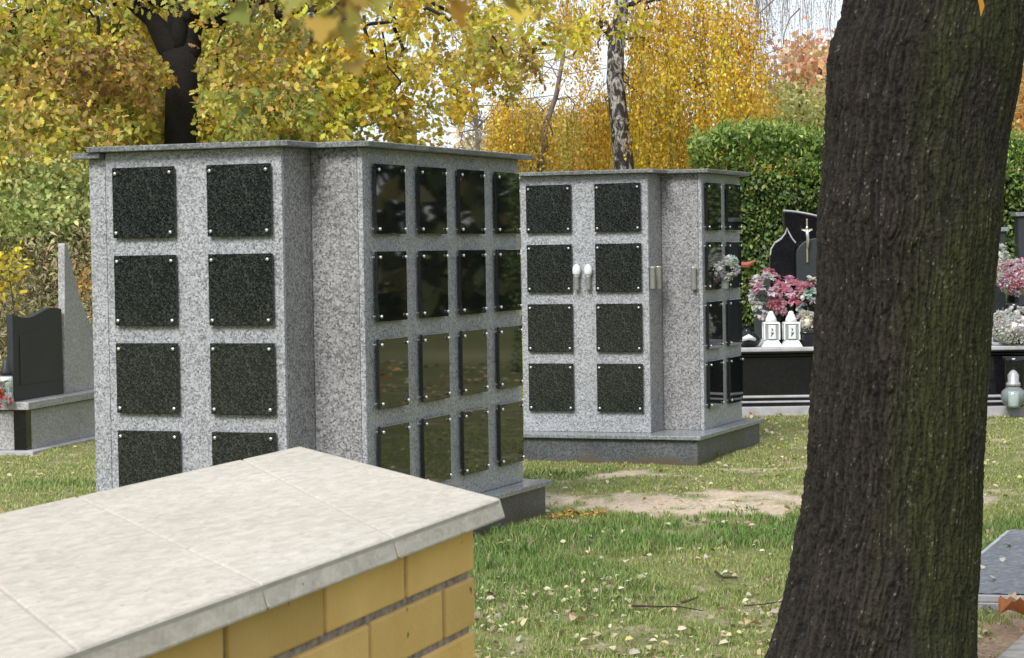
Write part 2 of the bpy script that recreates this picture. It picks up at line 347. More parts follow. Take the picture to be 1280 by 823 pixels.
# ================================================================== GROUND
def gz(x, y):
    x = np.asarray(x, float); y = np.asarray(y, float)
    P = np.stack([x.ravel()*.9, y.ravel()*.9, np.zeros(x.size)], 1)
    h = (fbm(P, 3, 5)-.5)*.07+(fbm(P*6, 2, 9)-.5)*.012
    return (h*np.clip((70-y.ravel())/20, 0, 1)).reshape(x.shape)
def sandmask(x, y):
    x = np.asarray(x, float); y = np.asarray(y, float); P = np.stack([x*1.3, y*.55, x*0], 1); n = fbm(P*2, 4, 21)-.5
    n2 = fbm(P*9, 3, 33)-.5
    m = np.clip(1.15-np.abs(y-(14.05+.12*x)+n*1.4)/.62+n*1.2, 0, 1)*np.clip((x-(-.35))/.6, 0, 1)*np.clip((3.4-x)/.8, 0, 1)
    m2 = np.clip(1.1-np.abs(y-15.75-n)/.32, 0, 1)*np.clip((x-.3)/.4, 0, 1)*np.clip((1.25-x)/.3, 0, 1)
    m3 = np.clip(.95-np.abs(y-16.4+n)/.3, 0, 1)*np.clip((x-1.3)/.4, 0, 1)*np.clip((3.2-x)/.5, 0, 1)*.8
    m4 = np.clip(1.25-np.hypot((x-2.35)/.75, (y-8.9)/1.45)+n*.6, 0, 1)*1.5
    m5 = np.clip(1.15-np.hypot((x-.95)/.65, (y-9.55)/.5)+n*1.5, 0, 1)*.55
    return np.clip(np.maximum.reduce([m, m2, m3, m4])*1.5+n2*2.6-.30, 0, 1)
xs = np.unique(np.concatenate([np.linspace(-6, 7, 200), np.geomspace(7, 500, 24), -np.geomspace(6, 500, 24)]))
ys = np.unique(np.concatenate([[-500, -200, -60, -20, -5], np.linspace(0, 7, 15), np.linspace(7, 24, 260), np.geomspace(24, 900, 50)]))
GX, GY = np.meshgrid(xs, ys); GZ = gz(GX, GY)
V = np.stack([GX.ravel(), GY.ravel(), GZ.ravel()], 1); nx = len(xs)
idx = np.arange(len(V)).reshape(GX.shape); F = np.stack([idx[:-1, :-1], idx[:-1, 1:], idx[1:, 1:], idx[1:, :-1]], -1).reshape(-1, 4)
sm = sandmask(V[:, 0], V[:, 1])[:, None]; nn = fbm(np.stack([V[:, 0]*3, V[:, 1]*3, V[:, 0]*0], 1), 4, 2)[:, None]
gc = (np.array([.12, .15, .045])*(1-nn)+np.array([.25, .23, .10])*nn); sc = np.array([.50, .405, .30])*(.8+.4*nn)
gcol = gc*(1-sm)+sc*sm
dk = np.clip(1.5-np.hypot((V[:, 0]-2.35)/.75, (V[:, 1]-8.9)/1.4), 0, 1)[:, None]; gcol = gcol*(1-dk)+np.array([.33, .22, .145])*(.6+.8*nn)*dk
g = link('ground', npmesh('ground', V, F, M['ground'], gcol, True)); g['kind'] = 'structure'

# footprints where nothing grows: list of convex polygons
FOOT = []
def inside(x, y, poly):
    r = np.ones(len(x), bool); n = len(poly); a = sum(poly[i][0]*poly[(i+1) % n][1]-poly[(i+1) % n][0]*poly[i][1] for i in range(n)); s = 1 if a > 0 else -1
    for i in range(n):
        (x0, y0), (x1, y1) = poly[i], poly[(i+1) % n]
        r &= s*((x1-x0)*(y-y0)-(y1-y0)*(x-x0)) > 0
    return r

# ================================================================== COLUMBARIA
AL = -0.3778; dA = np.array([math.cos(AL), math.sin(AL)]); dC = np.array([-dA[1], dA[0]]); nA = np.array([math.sin(AL), -math.cos(AL)]); nC = dA
PW, PH, PT = .362, .3607, .017     # niche plate
bolt_me = None; plate_me = None
def plate_meshes():
    global bolt_me, plate_me
    b = MB().box((0, -PT, 0), (PW, 0, 0), (0, PT, 0), (0, 0, PH)); plate_me = [b.mesh('niche_plate', M['plate']), b.mesh('niche_plate', M['plate2'])]
    b = MB()   # steel stand-off with a domed cap, axis -y
    prof = [(.007, .016), (.007, -PT-.004), (.0095, -PT-.005), (.0095, -PT-.009), (.0065, -PT-.0125), (.002, -PT-.0135)]
    seg = 10; v = []; f = []
    for r, y in prof: v += [(r*math.cos(2*math.pi*k/seg), y, r*math.sin(2*math.pi*k/seg)) for k in range(seg)]
    f = [(i*seg+k, (i+1)*seg+k, (i+1)*seg+(k+1) % seg, i*seg+(k+1) % seg) for i in range(len(prof)-1) for k in range(seg)]
    f.append(tuple((len(prof)-1)*seg+k for k in range(seg)))
    bolt_me = b.add(v, f[::1]).mesh('bolt', M['chrome'], True)
plate_meshes()
def offset(poly, d):
    n = len(poly); a = sum(poly[i][0]*poly[(i+1) % n][1]-poly[(i+1) % n][0]*poly[i][1] for i in range(n)); s = 1 if a > 0 else -1; outp = []
    for i in range(n):
        p0, p1, p2 = (np.array(poly[(i+j) % n], float) for j in (-1, 0, 1))
        e1 = (p1-p0)/np.linalg.norm(p1-p0); e2 = (p2-p1)/np.linalg.norm(p2-p1)
        n1 = np.array([e1[1], -e1[0]])*s; n2 = np.array([e2[1], -e2[0]])*s
        outp.append(tuple(p1+(n1+n2)*d/(1+n1@n2)))
    return outp
def columbarium(A, C, uCend, zt, wallz, label, roof_z, left_wing):
    A, C = np.array(A), np.array(C); root = empty('columbarium', ((A[0]+C[0])/2, (A[1]+C[1])/2+.8, 0), label, 'columbarium', 'granite columbaria on the lawn')
    uL, uR = (-.057, .961); TH = .03
    PAL, PAR = A+dA*uL, A+dA*uR; PR = PAR+dC*.322
    PB = PR+dA*((C-PR)@dA); PCe = C+dC*uCend; L = (PCe-PAL)@dC
    PBk = PAL+dC*L
    z0, z1 = .205, wallz
    # solid core behind the facing panels
    Pb2 = PB-dA*TH; Pc2 = PCe-dA*TH
    MB().prism([PAL+dC*TH, PAR+dC*TH, PR, PBk+dA*((PR-PAL)@dA), PBk], z0, z1).build('granite_core', M['coarse'], root, .003)
    MB().prism([PR+dA*.002, Pb2, Pc2, Pc2-dA*((Pc2-PR)@dA-.002)], z0, z1).build('granite_side_block', M['coarse'], root, .003)
    # facing panels, polished
    p = MB().prism([PAL, PAR, PAR+dC*(TH-.001), PAL+dC*(TH-.001)], z0, z1).build('granite_panel', M['panel'], root, .004)
    MB().prism([PB, PCe, PCe-dA*(TH-.001), PB-dA*(TH-.001)], z0, z1).build('granite_panel', M['panel'], root, .004)
    if left_wing:
        W0, W1 = A+dA*-.157, A+dA*-.061
        MB().prism([W0+dC*.004, W1+dC*.004, W1+dC*.9, W0+dC*.9], z0, z1-.03).build('granite_wing', M['panel'], root, .004)
        MB().prism([W0-dA*.07+nA*.05, W1+nA*.05, W1+dC*.97, W0-dA*.07+dC*.97], z1-.029, z1-.001).build('wing_roof_slab', M['roof'], root, .003)
    outline = [tuple(PAL), tuple(PAR), tuple(PR), tuple(PB), tuple(PCe), tuple(PBk)]
    ro = offset(outline, .07)
    MB().prism(ro, z1+.001, roof_z).build('roof_slab', M['roof'], root, .004)
    # plinth
    rect = [PAL+nA*.24-dA*.2, PAL+nA*.24+dA*((C-PAL)@dA+.14), PCe+dA*.14+dC*(.17 if uCend < 1.5 else .13), PBk+dC*.15-dA*.2]
    rect = [tuple(q) for q in rect]
    MB().prism(offset(rect, -.035), -.12, .174).build('plinth_base', M['plinth'], root, .004)
    MB().prism(rect, .175, .2045).build('plinth_slab', M['plinthtop'], root, .005)
    FOOT.append(offset(rect, -.01))
    # niche plates with four bolts each
    def plate(o2, ang, z):
        pl = link('niche_plate', plate_me[1 if ang > 1 else 0], root, False); pl.location = (o2[0]-root.location.x, o2[1]-root.location.y, z)
        pl.rotation_euler.z = ang
        bv = pl.modifiers.new('bevel', 'BEVEL'); bv.width = .002; bv.segments = 1
        for bx in (.022, PW-.022):
            for bz in (.026, PH-.03):
                bo = link('bolt', bolt_me, pl, False); bo.location = (bx, 0, bz)
    nC_cols = 4 if uCend > 1.5 else 2
    for r_ in range(4):
        z = zt-.45*r_-PH
        for c_ in range(2):
            q = A+dA*(.5508*c_)+nA*.013; plate(q, AL, z)
        for c_ in range(nC_cols):
            q = C+dC*(.5493*c_-.004)+nC*.013; plate(q, AL+math.pi/2, z)
    return root
S1A, S1C = (-2.0325, 11.7645), (-.7091, 11.7004); S2A, S2C = (.1312, 17.3497), (1.4637, 17.2341)
col1 = columbarium(S1A, S1C, 2.066, 2.044, 2.125, 'nearer grey granite columbarium, right behind the brick wall, dark plates on two faces', 2.154, True)
col2 = columbarium(S2A, S2C, .976, 2.073, 2.143, 'farther grey granite columbarium with vases on it, beside the green hedge', 2.172, False)

# ================================================================== NEAR BRICK WALL
dW = np.array([.29996, .95395]); nW = np.array([dW[1], -dW[0]]); WP = atY(592, 690, 2.93)[:2]
def wp(t, n): return WP+dW*t+nW*n
wall = empty('brick_wall', (*wp(-1.2, -.27), 0), 'low yellow brick wall with cream stone coping in the foreground', 'wall')
z_top = 1.2485; COURSE = .0712; BH = .0620
TB = -2.9; eb = (.712, -.588)      # end edge vector from front end to back end
def backt(t, n): return t+(-n)*eb[0]/.588
core = [wp(-.012, -.0045), wp(backt(-.012, -.52)-.02, -.52), wp(TB, -.52), wp(TB, -.0045)]
MB().prism([tuple(q) for q in core], -.1, z_top).build('mortar_core', M['mortar'], wall)
def brick_block(t0, t1, zb, n0=-.1, n1=0.):
    w = RNG.normal(0, .0008); tl = RNG.normal(0, .0006)
    P = [wp(t0, n1+w), wp(t1, n1+w+tl), wp(t1, n0), wp(t0, n0)]
    MB().prism([tuple(q) for q in P], zb, zb+BH+RNG.normal(0, .0006)).build('brick', M['brick'], wall, .0035)
nrow = 17; cnt = 0
for r_ in range(nrow):
    zb = z_top-COURSE*r_-BH
    t = 0.0; first = (r_ % 2 == 1)
    while t > -2.85:
        L = .112 if (first and t == 0.0) else .2455
        if r_ > 6 and t < -1.6: L = .2455
        brick_block(t-L, t, zb); t -= L+.0095; cnt += 1
    if r_ < 17:                # end face, bricks set along the skew end
        e = np.array(eb)/np.hypot(*eb); s0 = .135 if r_ % 2 else .02; s = s0
        while s < .60:
            L = min(.2455, .66-s)
            a, b = wp(s*e[0], s*e[1]), wp((s+L)*e[0], (s+L)*e[1]); inn = wp(-.07+s*e[0], s*e[1]-.0), wp(-.07+(s+L)*e[0], (s+L)*e[1])
            if s > .12: MB().prism([tuple(a), tuple(b), tuple(inn[1]), tuple(inn[0])], zb, zb+BH).build('brick', M['brick'], wall, .003)
            s += L+.0095
# coping slabs: skew-cut stones
ZT = 1.275; ZB = 1.2488
fr = [.040, -.362, -.731, -1.105, -1.50, -1.90, -2.30, -2.70]; bk = [.748, .51, -.03, -.40, -.79, -1.19, -1.6, -2.0]
NB, NF = -.560, .032
for i in range(len(fr)-1):
    g_ = .0007
    P = [wp(fr[i]-g_, NF), wp(bk[i]-g_, NB), wp(bk[i+1]+g_, NB), wp(fr[i+1]+g_, NF)]
    b = bmesh.new()
    ins = .008
    lo = [Vector((*q, ZB)) for q in P]
    cen = np.mean(P, 0)
    Q = [wp(fr[i]-g_-.0, NF-ins), wp(bk[i]-g_-.004, NB+ins), wp(bk[i+1]+g_, NB+ins), wp(fr[i+1]+g_, NF-ins)]
    mb = MB().prism([tuple(q) for q in P], ZB, ZT+RNG.normal(0, .0004), [tuple(q) for q in Q])
    mb.build('coping_slab', M['coping'], wall, .0032)
MB().prism([tuple(wp(.03, .026)), tuple(wp(.73, -.55)), tuple(wp(-2.0, -.55)), tuple(wp(-2.7, .026))], ZB-.0015, ZT-.0016).build('coping_joint_mortar', plain('coping_grout', (.43, .40, .35), .9), wall)

# ================================================================== NEAR TREE
def big_tree():
    Yc = 7.5
    prof = [(-700, 1150, 1330), (-500, 1128, 1322), (-300, 1100, 1312), (-120, 1078, 1300), (-20, 1058, 1287), (32, 1047, 1284), (52, 1036, 1283), (66, 1034.5, 1281), (95, 1034, 1277), (126, 1031.7, 1271.5), (146, 1031, 1268), (204, 1028, 1259), (260, 1022, 1254), (292, 1021, 1251),
            (359, 1020, 1244), (430, 1018, 1239), (477, 1014, 1236), (554, 1009, 1233), (605, 1005, 1230), (688, 992, 1226.5), (739, 980, 1224.5), (780, 970, 1223), (816, 959, 1222), (860, 938, 1228), (905, 905, 1245), (950, 860, 1275)]
    zz = []; lx = []; rx = []
    for y, l, r_ in prof:
        a, b = atY(l, y, Yc), atY(r_, y, Yc); zz.append((a[2]+b[2])/2); lx.append(a[0]); rx.append(b[0])
    zz, lx, rx = np.array(zz)[::-1], np.array(lx)[::-1], np.array(rx)[::-1]
    nz, nt_ = 940, 640
    Z = np.linspace(-.12, 3.35, nz); Lx = np.interp(Z, zz, lx); Rx = np.interp(Z, zz, rx)
    # smooth the profile a little
    k = np.ones(25)/25; pad = lambda a: np.convolve(np.pad(a, 12, 'edge'), k, 'valid'); Lx, Rx = pad(Lx), pad(Rx)
    th = np.linspace(0, 2*np.pi, nt_, endpoint=False)
    TH, ZZ = np.meshgrid(th, Z); cx = ((Lx+Rx)/2)[:, None]; rr = ((Rx-Lx)/2)[:, None]-.010
    flare = np.clip((.45-ZZ)/.5, 0, 1)**2; rr = rr*(1+flare*.25*np.sin(TH*5+1.)*np.where(np.abs(np.cos(TH)) > .8, .2, 1))
    r0_ = .30
    Px, Py = np.cos(TH)*r0_, np.sin(TH)*r0_
    P = np.stack([Px.ravel(), Py.ravel(), ZZ.ravel()], 1)
    # right of the trunk: flatter plates; left: deep furrows
    side = np.clip((-np.cos(TH.ravel())+.25)*1.6, .0, 1)      # 1 left, 0 right
    warp = (np.stack([fbm(P*np.array([14, 14, 7]), 3, 41), fbm(P*np.array([14, 14, 7]), 3, 47), fbm(P*np.array([14, 14, 7]), 3, 53)], 1)-.5)
    wq = P*np.array([50, 50, 4.6])+warp*np.array([2.4, 2.4, 1.5])
    d1, d2 = worley(wq, 60); e = np.clip((d2-d1)*2.3, 0, 1)
    w2 = P*np.array([110, 110, 26])+warp*2.4
    a1, a2 = worley(w2, 80); e2 = np.clip((a2-a1)*2.0, 0, 1)
    ridge = 1-np.abs(fbm(P*np.array([34, 34, 2.6])+warp*1.2, 3, 88)*2-1)*3.0
    rough = fbm(P*110, 3, 90)-.5; big = fbm(P*np.array([5, 5, 1.6]), 3, 95)-.5
    amp = .0055+.0075*side
    disp = amp*(e**.6-.6)+(.0022+.0022*side)*(e2-.5)+(.003+.0075*side)*np.clip(ridge, -1, 1)*.6+rough*.007+big*.024
    rad = rr.ravel()+disp
    # knots
    X = cx.repeat(nt_, 1).ravel()+np.cos(TH.ravel())*rad; Y = Yc+np.sin(TH.ravel())*rad*.98
    V = np.stack([X, Y, ZZ.ravel()], 1)
    rid = np.clip(e**.7*.55+e2*.25+np.clip(ridge, 0, 1)*.25+rough*.9, 0, 1)[:, None]
    n1 = fbm(P*np.array([6, 6, 2.2]), 4, 101)[:, None]; n2 = fbm(P*np.array([30, 30, 12]), 3, 111)[:, None]
    base = np.array([.006, .005, .004])*(1-rid)+np.array([.040, .0325, .0255])*rid
    moss = np.clip((1-side[:, None])*1.6*np.clip((n1-.28)*4, 0, 1), 0, 1)*.85
    mossc = np.array([.034, .037, .011])*(.25+1.0*rid)
    c = base*(1-moss)+mossc*moss
    fl = (_h((P[:, 0]*260).astype(np.int64), (P[:, 1]*260).astype(np.int64), (P[:, 2]*150).astype(np.int64), 5) > .965)[:, None]*(rid > .55)*(n2 > .5); c = np.where(fl, np.array([.13, .12, .10]), c)
    mp_ = atY(1040, 752, 7.2); dd = np.sqrt(((V-mp_)**2*np.array([1, 1, .35])).sum(1))[:, None]; ms = np.clip((.045-dd)/.03, 0, 1)*np.clip((n2-.4)*5, 0, 1)*.8; c = c*(1-ms)+np.array([.17, .20, .03])*ms
    idx = np.arange(nz*nt_).reshape(nz, nt_); nxt = np.roll(idx, -1, 1)
    F = np.stack([idx[:-1], nxt[:-1], nxt[1:], idx[1:]], -1).reshape(-1, 4)
    root = empty('tree', (float(((Lx+Rx)/2)[0]), Yc, 0), 'big furrowed tree trunk filling the right side of the view, mossy on its right', 'tree')
    link('trunk', npmesh('trunk', V, F, M['bark'], c, False), root)
    # limbs above the frame and the long low branches that hang in front of the view
    topx = float((Lx[-1]+Rx[-1])/2); rt_ = float((Rx[-1]-Lx[-1])/2)
    mb = MB(); mb.tube([(topx, Yc, 3.30), (topx+.1, Yc, 4.4), (topx+.05, Yc+.1, 6.4)], [rt_*.99, rt_*.85, rt_*.5], 20)
    ends = []
    for a, b, r_ in (((topx, Yc, 4.0), (-1.6, 5.0, 4.6), .11), ((topx, Yc, 4.6), (4.4, 6.0, 6.4), .12), ((topx, Yc, 5.2), (.6, 9.6, 7.2), .10), ((topx, Yc, 6.0), (3.4, 8.6, 8.2), .09), ((topx, Yc, 4.3), (-.6, 2.6, 3.4), .07)):
        P_ = curve(a, b, .06, .25, 10); mb.tube(P_, np.linspace(r_, .012, 10), 8); ends.append(b)
    mb.build('limb', M['darkbark'], root, smooth=True)
    n = 5200; src = np.array([(-1.2, 5.2, 4.7), (3.8, 6.2, 6.3), (.8, 9.2, 7.1), (3.2, 8.4, 8.0), (1.9, 7.5, 6.8)]); ci = RNG.integers(0, 5, n)
    C = src[ci]+RNG.normal(0, 1, (n, 3))*np.array([1.0, 1.0, .55]); C[:, 2] = np.maximum(C[:, 2], 3.6+.0*C[:, 1])
    o = leafcloud('crown', C, rdir(n, 0, .5), RNG.uniform(.07, .12, n), pick([(.42, .26, .03), (.30, .27, .05), (.20, .23, .05)], n), T_OAK, M['leaf'], root); o['kind'] = 'stuff'
    # hanging sprigs close to the camera
    spr = [((400, 2), .9, (.34, .30, .06), 8), ((420, 26), .9, (.40, .27, .05), 6), ((382, 34), .95, (.28, .27, .06), 5), ((440, -14), .9, (.52, .29, .05), 5), ((350, -16), .95, (.42, .34, .06), 4), ((585, -24), .9, (.50, .27, .04), 4), ((212, -14), 1.5, (.24, .32, .06), 2), ((305, 6), 1.5, (.34, .38, .07), 3), ((655, -16), 1.1, (.55, .42, .07), 5), ((1216, -9), 5.0, (.75, .32, .04), 1)]
    for (px, py), Y_, cc, k_ in spr:
        base_ = atY(px, py-60, Y_); mb = MB(); tip = atY(px+8, py+20, Y_)
        pts = curve(base_+np.array([.1, .2, .25]), tip, -.02, .3, 6); mb.tube(pts, np.linspace(.0025, .0008, 6), 5)
        tw = mb.build('hanging_twig', M['twig'], root)
        t_ = RNG.uniform(.35, 1, k_)[:, None]; P_ = base_*(1-t_)+tip*t_+RNG.normal(0, .0060, (k_, 3))
        if k_ == 1: P_ = atY(px, py-14, Y_)[None, :]; D_ = np.array([[.3, -.2, -1.]])
        else: D_ = rdir(k_, 0, .9)
        leafcloud('hanging_leaf_spray', P_, D_, RNG.uniform(.008, .014, k_)*(4.6 if k_ == 1 else 1)*(1.4 if Y_ > 1.4 else 1), np.clip(np.array([cc])*(1+RNG.normal(0, .2, (k_, 1))), .01, .8), T_MAPLE, M['leaf'], tw)
big_tree()
FOOT.append([(1.72-.33+.0, 7.2), (1.3, 7.5), (1.6, 7.85), (1.95, 7.8), (2.0, 7.4)])

# ================================================================== BACKGROUND OAK
OAKPAL = dict(g=[(.22, .24, .065), (.30, .30, .08), (.13, .165, .05)], y=[(.52, .38, .06), (.60, .42, .05), (.42, .33, .07)], o=[(.55, .28, .03), (.48, .33, .04), (.36, .27, .05)], b=[(.22, .13, .06), (.32, .2, .08), (.14, .09, .045)], m=[(.38, .33, .09), (.50, .38, .08), (.25, .265, .08), (.46, .30, .09), (.30, .22, .10)])
OAKPAL = {k_: [tuple(min(c_*f_, .85) for c_, f_ in zip(c3, (1.62, 1.62, 1.3))) for c3 in v_] for k_, v_ in OAKPAL.items()}
def oak():
    Y0 = 25.0; base = atZ(226, 455, 0); Y0 = 25.
    bx = atY(226, 180, Y0)[0]; root = empty('oak_tree', (bx, Y0, 0), 'dark forked oak with green, gold and brown leaves behind the nearer columbarium', 'tree')
    def pt(x, y, Y=Y0): return atY(x, y, Y)
    mb = MB()
    P = [(bx, Y0, -.2), pt(226, 400), pt(227, 260), pt(226, 180), pt(227, 120), pt(230, 90), pt(222, 62)]
    mb.tube(P, [.30, .24, .205, .185, .18, .185, .19], 16)
    mb.tube([pt(226, 80), pt(214, 60), pt(203, 42), pt(190, 24), pt(172, 10), pt(150, -8)], [.13, .15, .13, .09, .075, .06], 12)
    mb.tube([pt(226, 84), pt(238, 60), pt(243, 30), pt(240, 8), pt(232, -20), pt(225, -120)], [.12, .13, .10, .08, .09, .08], 12)
    mb.tube([pt(224, 70), pt(222, 40), pt(226, -20), pt(215, -130), pt(230, -260)], [.15, .12, .13, .12, .05], 12)
    mb.build('trunk', M['darkbark'], root, smooth=True)
    # limbs
    mb = MB(); lim = []
    targets = [(60, -60, 24.), (-60, 30, 24.6), (120, -120, 27), (330, -60, 24.), (430, 20, 23.5), (520, 40, 24.5), (600, 20, 25.5), (420, -120, 26), (300, -200, 25), (100, -220, 25), (-100, -80, 25), (640, -60, 25)]
    for x, y, Y in targets:
        a = pt(226+random.uniform(-8, 8), random.uniform(-60, 40)); b = atY(x, y, Y); P = curve(a, b, .05, .28, 12); mb.tube(P, np.linspace(.075, .012, 12), 7, False); lim.append(P)
        for k in range(3):
            i = random.randint(4, 8); c = P[i]; d = c+RNG.normal(0, .7, 3)+np.array([0, 0, -.5]); Q = curve(c, d, .05, .22, 7); mb.tube(Q, np.linspace(.016, .004, 7), 5, False)
    for (x0, y0, x1, y1, r_) in ((0, 52, 62, -10, .035), (78, 60, 88, 20, .02), (55, 68, 62, 45, .012), (122, 45, 122, 20, .02), (148, 88, 152, 60, .012), (276, 104, 312, 110, .012), (455, 20, 470, 80, .02), (490, 0, 500, 70, .02), (530, 12, 575, 18, .02), (478, 40, 500, 160, .012), (600, 35, 640, 82, .01)):
        mb.tube(curve(pt(x0, y0, 23.8), pt(x1, y1, 23.8), 0, .5, 6), [r_]*6, 6)
    mb.build('branch', M['darkbark'], root, smooth=True)['kind'] = 'stuff'
    # sprays of leaves: (px, py, rx, ry, Y, dY, sprays, palette)
    blobs = [(60, 60, 130, 75, 25, 2.2, 520, 'm'), (110, 20, 120, 60, 26, 2, 360, 'y'), (30, 20, 70, 50, 24, 1.6, 190, 'g'), (150, 40, 45, 40, 27, 1, 170, 'y'), (110, 92, 60, 26, 23.6, .8, 120, 'b'), (50, 130, 110, 60, 24.5, 2, 430, 'm'), (60, 180, 100, 36, 24, 1.5, 250, 'm'), (60, 205, 80, 20, 24, 1.2, 60, 'y'), (160, 140, 60, 40, 26, 2, 230, 'g'), (170, 85, 60, 40, 26.5, 1.5, 190, 'm'),
             (210, 90, 12, 9, 24.2, .3, 12, 'm'), (235, 88, 18, 8, 24.2, .3, 14, 'y'), (300, 50, 80, 55, 25.5, 2, 330, 'm'), (300, 20, 80, 40, 26.5, 2, 230, 'g'), (310, 110, 80, 45, 25, 2, 360, 'm'), (330, 155, 90, 30, 25, 2, 270, 'g'), (300, 165, 60, 18, 25.5, 1.5, 120, 'y'), (400, 130, 60, 38, 24.5, 1.5, 190, 'g'), (440, 160, 60, 22, 24.5, 1.2, 90, 'y'),
             (400, 70, 60, 50, 25, 2, 150, 'o'), (460, 90, 70, 40, 24.5, 1.6, 120, 'o'), (470, 40, 80, 45, 25, 2, 120, 'y'), (540, 20, 80, 30, 25, 2, 120, 'o'), (540, 70, 60, 35, 24.5, 1.5, 75, 'm'), (500, 130, 60, 35, 24, 1.2, 85, 'y'), (560, 110, 45, 25, 24, 1, 55, 'o'), (545, 150, 40, 18, 24, .8, 36, 'm'), (620, 60, 45, 28, 24.6, 1, 60, 'm'), (640, 20, 90, 26, 25, 1.5, 150, 'y'), (650, 75, 25, 12, 24.4, .6, 18, 'b'), (645, 110, 22, 10, 24.4, .5, 10, 'm'),
             (720, 12, 70, 26, 25.5, 1.5, 110, 'y'), (250, -90, 420, 80, 25, 3, 500, 'm'), (-100, 80, 80, 120, 25, 2, 160, 'm'), (85, 222, 40, 12, 24, 1, 24, 'b')]
    CC, DD, SS, KK = [], [], [], []
    for x, y, rx_, ry_, Y, dY, n, pal in blobs:
        c = atY(x, y, Y); s = Y/FPX
        if x > 380: n = int(n*.78)
        # clumpy positions: a few sub-centres
        ns = max(3, n//9); sub = RNG.normal(0, 1, (ns, 3)); sub /= np.maximum(1, np.linalg.norm(sub, axis=1, keepdims=True)*.62)
        q = sub[RNG.integers(0, ns, n)]*.85+RNG.normal(0, .12 if x > 380 else .17, (n, 3))
        P = c+q*np.array([rx_*s, dY, ry_*s])
        m = 11; tw = rdir(n, 0, .45)*RNG.uniform(.16, .30, (n, 1))
        tt = RNG.uniform(0, 1, (n, m, 1)); C = P[:, None, :]+tw[:, None, :]*tt+RNG.normal(0, .035, (n, m, 3))
        D = tw[:, None, :]/.25+RNG.normal(0, .75, (n, m, 3))
        col = pick(OAKPAL[pal], n, .25)[:, None, :]*(1+RNG.normal(0, .14, (n, m, 1)))
        alt = pick(OAKPAL['m'], n*m, .2).reshape(n, m, 3); sel = RNG.random((n, m, 1)) < .25; col = np.where(sel, alt, col)
        CC.append(C.reshape(-1, 3)); DD.append(D.reshape(-1, 3)); KK.append(np.clip(col, .01, .8).reshape(-1, 3)); SS.append(RNG.uniform(.055, .105, n*m))
    C = np.concatenate(CC); D = np.concatenate(DD); K = np.concatenate(KK); Z = np.concatenate(SS)
    # keep the view of the trunk
    ox = (C[:, 0]/C[:, 1]*FPX+640); keep = ~((np.abs(ox-226) < 24) & (C[:, 1] < 25.2) & (C[:, 2] < 3.9) & (np.abs(C[:, 2]-3.55) > .14)); 
    oy = 411-(C[:, 2]-EYE+PITCH*C[:, 1])/C[:, 1]*FPX+0*ox
    limb = (C[:, 1] < 25.6) & (oy > 8) & (oy < 100) & (ox > 226-54*(1-oy/75.)-14) & (ox < 226+26)
    keep &= ~limb
    keep &= ~((ox < 112) & (oy > 226+10*np.sin(ox*.13)+RNG.normal(0, 5, len(ox)))) & ~((oy > 196) & (ox > 112)); C, D, K, Z = C[keep], D[keep], K[keep], Z[keep]
    o = leafcloud('crown', C, D, Z, K, T_OAK, M['leaf'], root); o['kind'] = 'stuff'
oak()

# ================================================================== BIRCHES
def birch_bark():
    m, t, b, o = mat('birch_bark'); L = t.links.new
    tc = N(t, 'ShaderNodeTexCoord'); mp_ = N(t, 'ShaderNodeMapping'); mp_.inputs['Scale'].default_value = (9, 9, 5.2); L(tc.outputs['Object'], mp_.inputs[0])
    n = N(t, 'ShaderNodeTexNoise', Scale=1.6, Detail=6., Roughness=.65, Distortion=.8); L(mp_.outputs[0], n.inputs['Vector'])
    r = N(t, 'ShaderNodeValToRGB'); e = r.color_ramp.elements; e[0].position = .49; e[0].color = (.03, .024, .02, 1); e[1].position = .60; e[1].color = (.50, .46, .43, 1); L(n.outputs['Fac'], r.inputs[0]); L(r.outputs[0], b.inputs['Base Color'])
    bp = N(t, 'ShaderNodeBump', Strength=1., Distance=.02); L(n.outputs['Fac'], bp.inputs['Height']); L(bp.outputs[0], b.inputs['Normal']); b.inputs['Roughness'].default_value = .7
    return m
M['birch'] = birch_bark()
GOLD = [(.78, .47, .04), (.84, .54, .05), (.66, .44, .08), (.62, .36, .04), (.56, .46, .10)]
def strands(regions, pal=GOLD, w=None, lsize=(.035, .06), step=.035):
    """hanging twigs with small leaves; region (x0,x1,ytop0,ytop1,len_px0,len_px1,Y,dY,n)"""
    CC, DD, KK, SS = [], [], [], []; mb_v = []; TW = []
    for x0, x1, y0, y1, l0, l1, Y, dY, n in regions:
        ng = max(2, n//9); gx = RNG.uniform(x0, x1, ng); gt = RNG.uniform(y0, y1, ng); gcol = pick(pal, ng, .10, w); gl_ = RNG.uniform(.75, 1.2, ng)
        for i in range(n):
            gi = RNG.integers(0, ng)
            YY = Y+RNG.uniform(-dY, dY); a = atY(np.clip(gx[gi]+RNG.normal(0, 7), x0-4, x1+4), gt[gi]+RNG.normal(0, 8), YY); L = RNG.uniform(l0, l1)*gl_[gi]*YY/FPX
            m = max(4, int(L/step)); t = np.sort(RNG.uniform(0, 1, m)**.85)[:, None]
            dirv = np.array([RNG.normal(0, .10), RNG.normal(0, .10), -1.]); wob = RNG.normal(0, .06)
            P = a+dirv*L*t+np.concatenate([wob*np.sin(t*3), wob*np.cos(t*2.3), t*0], 1)+RNG.normal(0, .038, (m, 3))
            CC.append(P); DD.append(RNG.normal(0, .6, (m, 3))+np.array([0, 0, -1.1])); c = gcol[gi:gi+1]*(1+RNG.normal(0, .08)); KK.append(np.clip(c*(1+RNG.normal(0, .22, (m, 1))), .01, .9)); SS.append(RNG.uniform(*lsize, m))
            TW.append((a, a+dirv*L))
    return np.concatenate(CC), np.concatenate(DD), np.concatenate(KK), np.concatenate(SS), TW
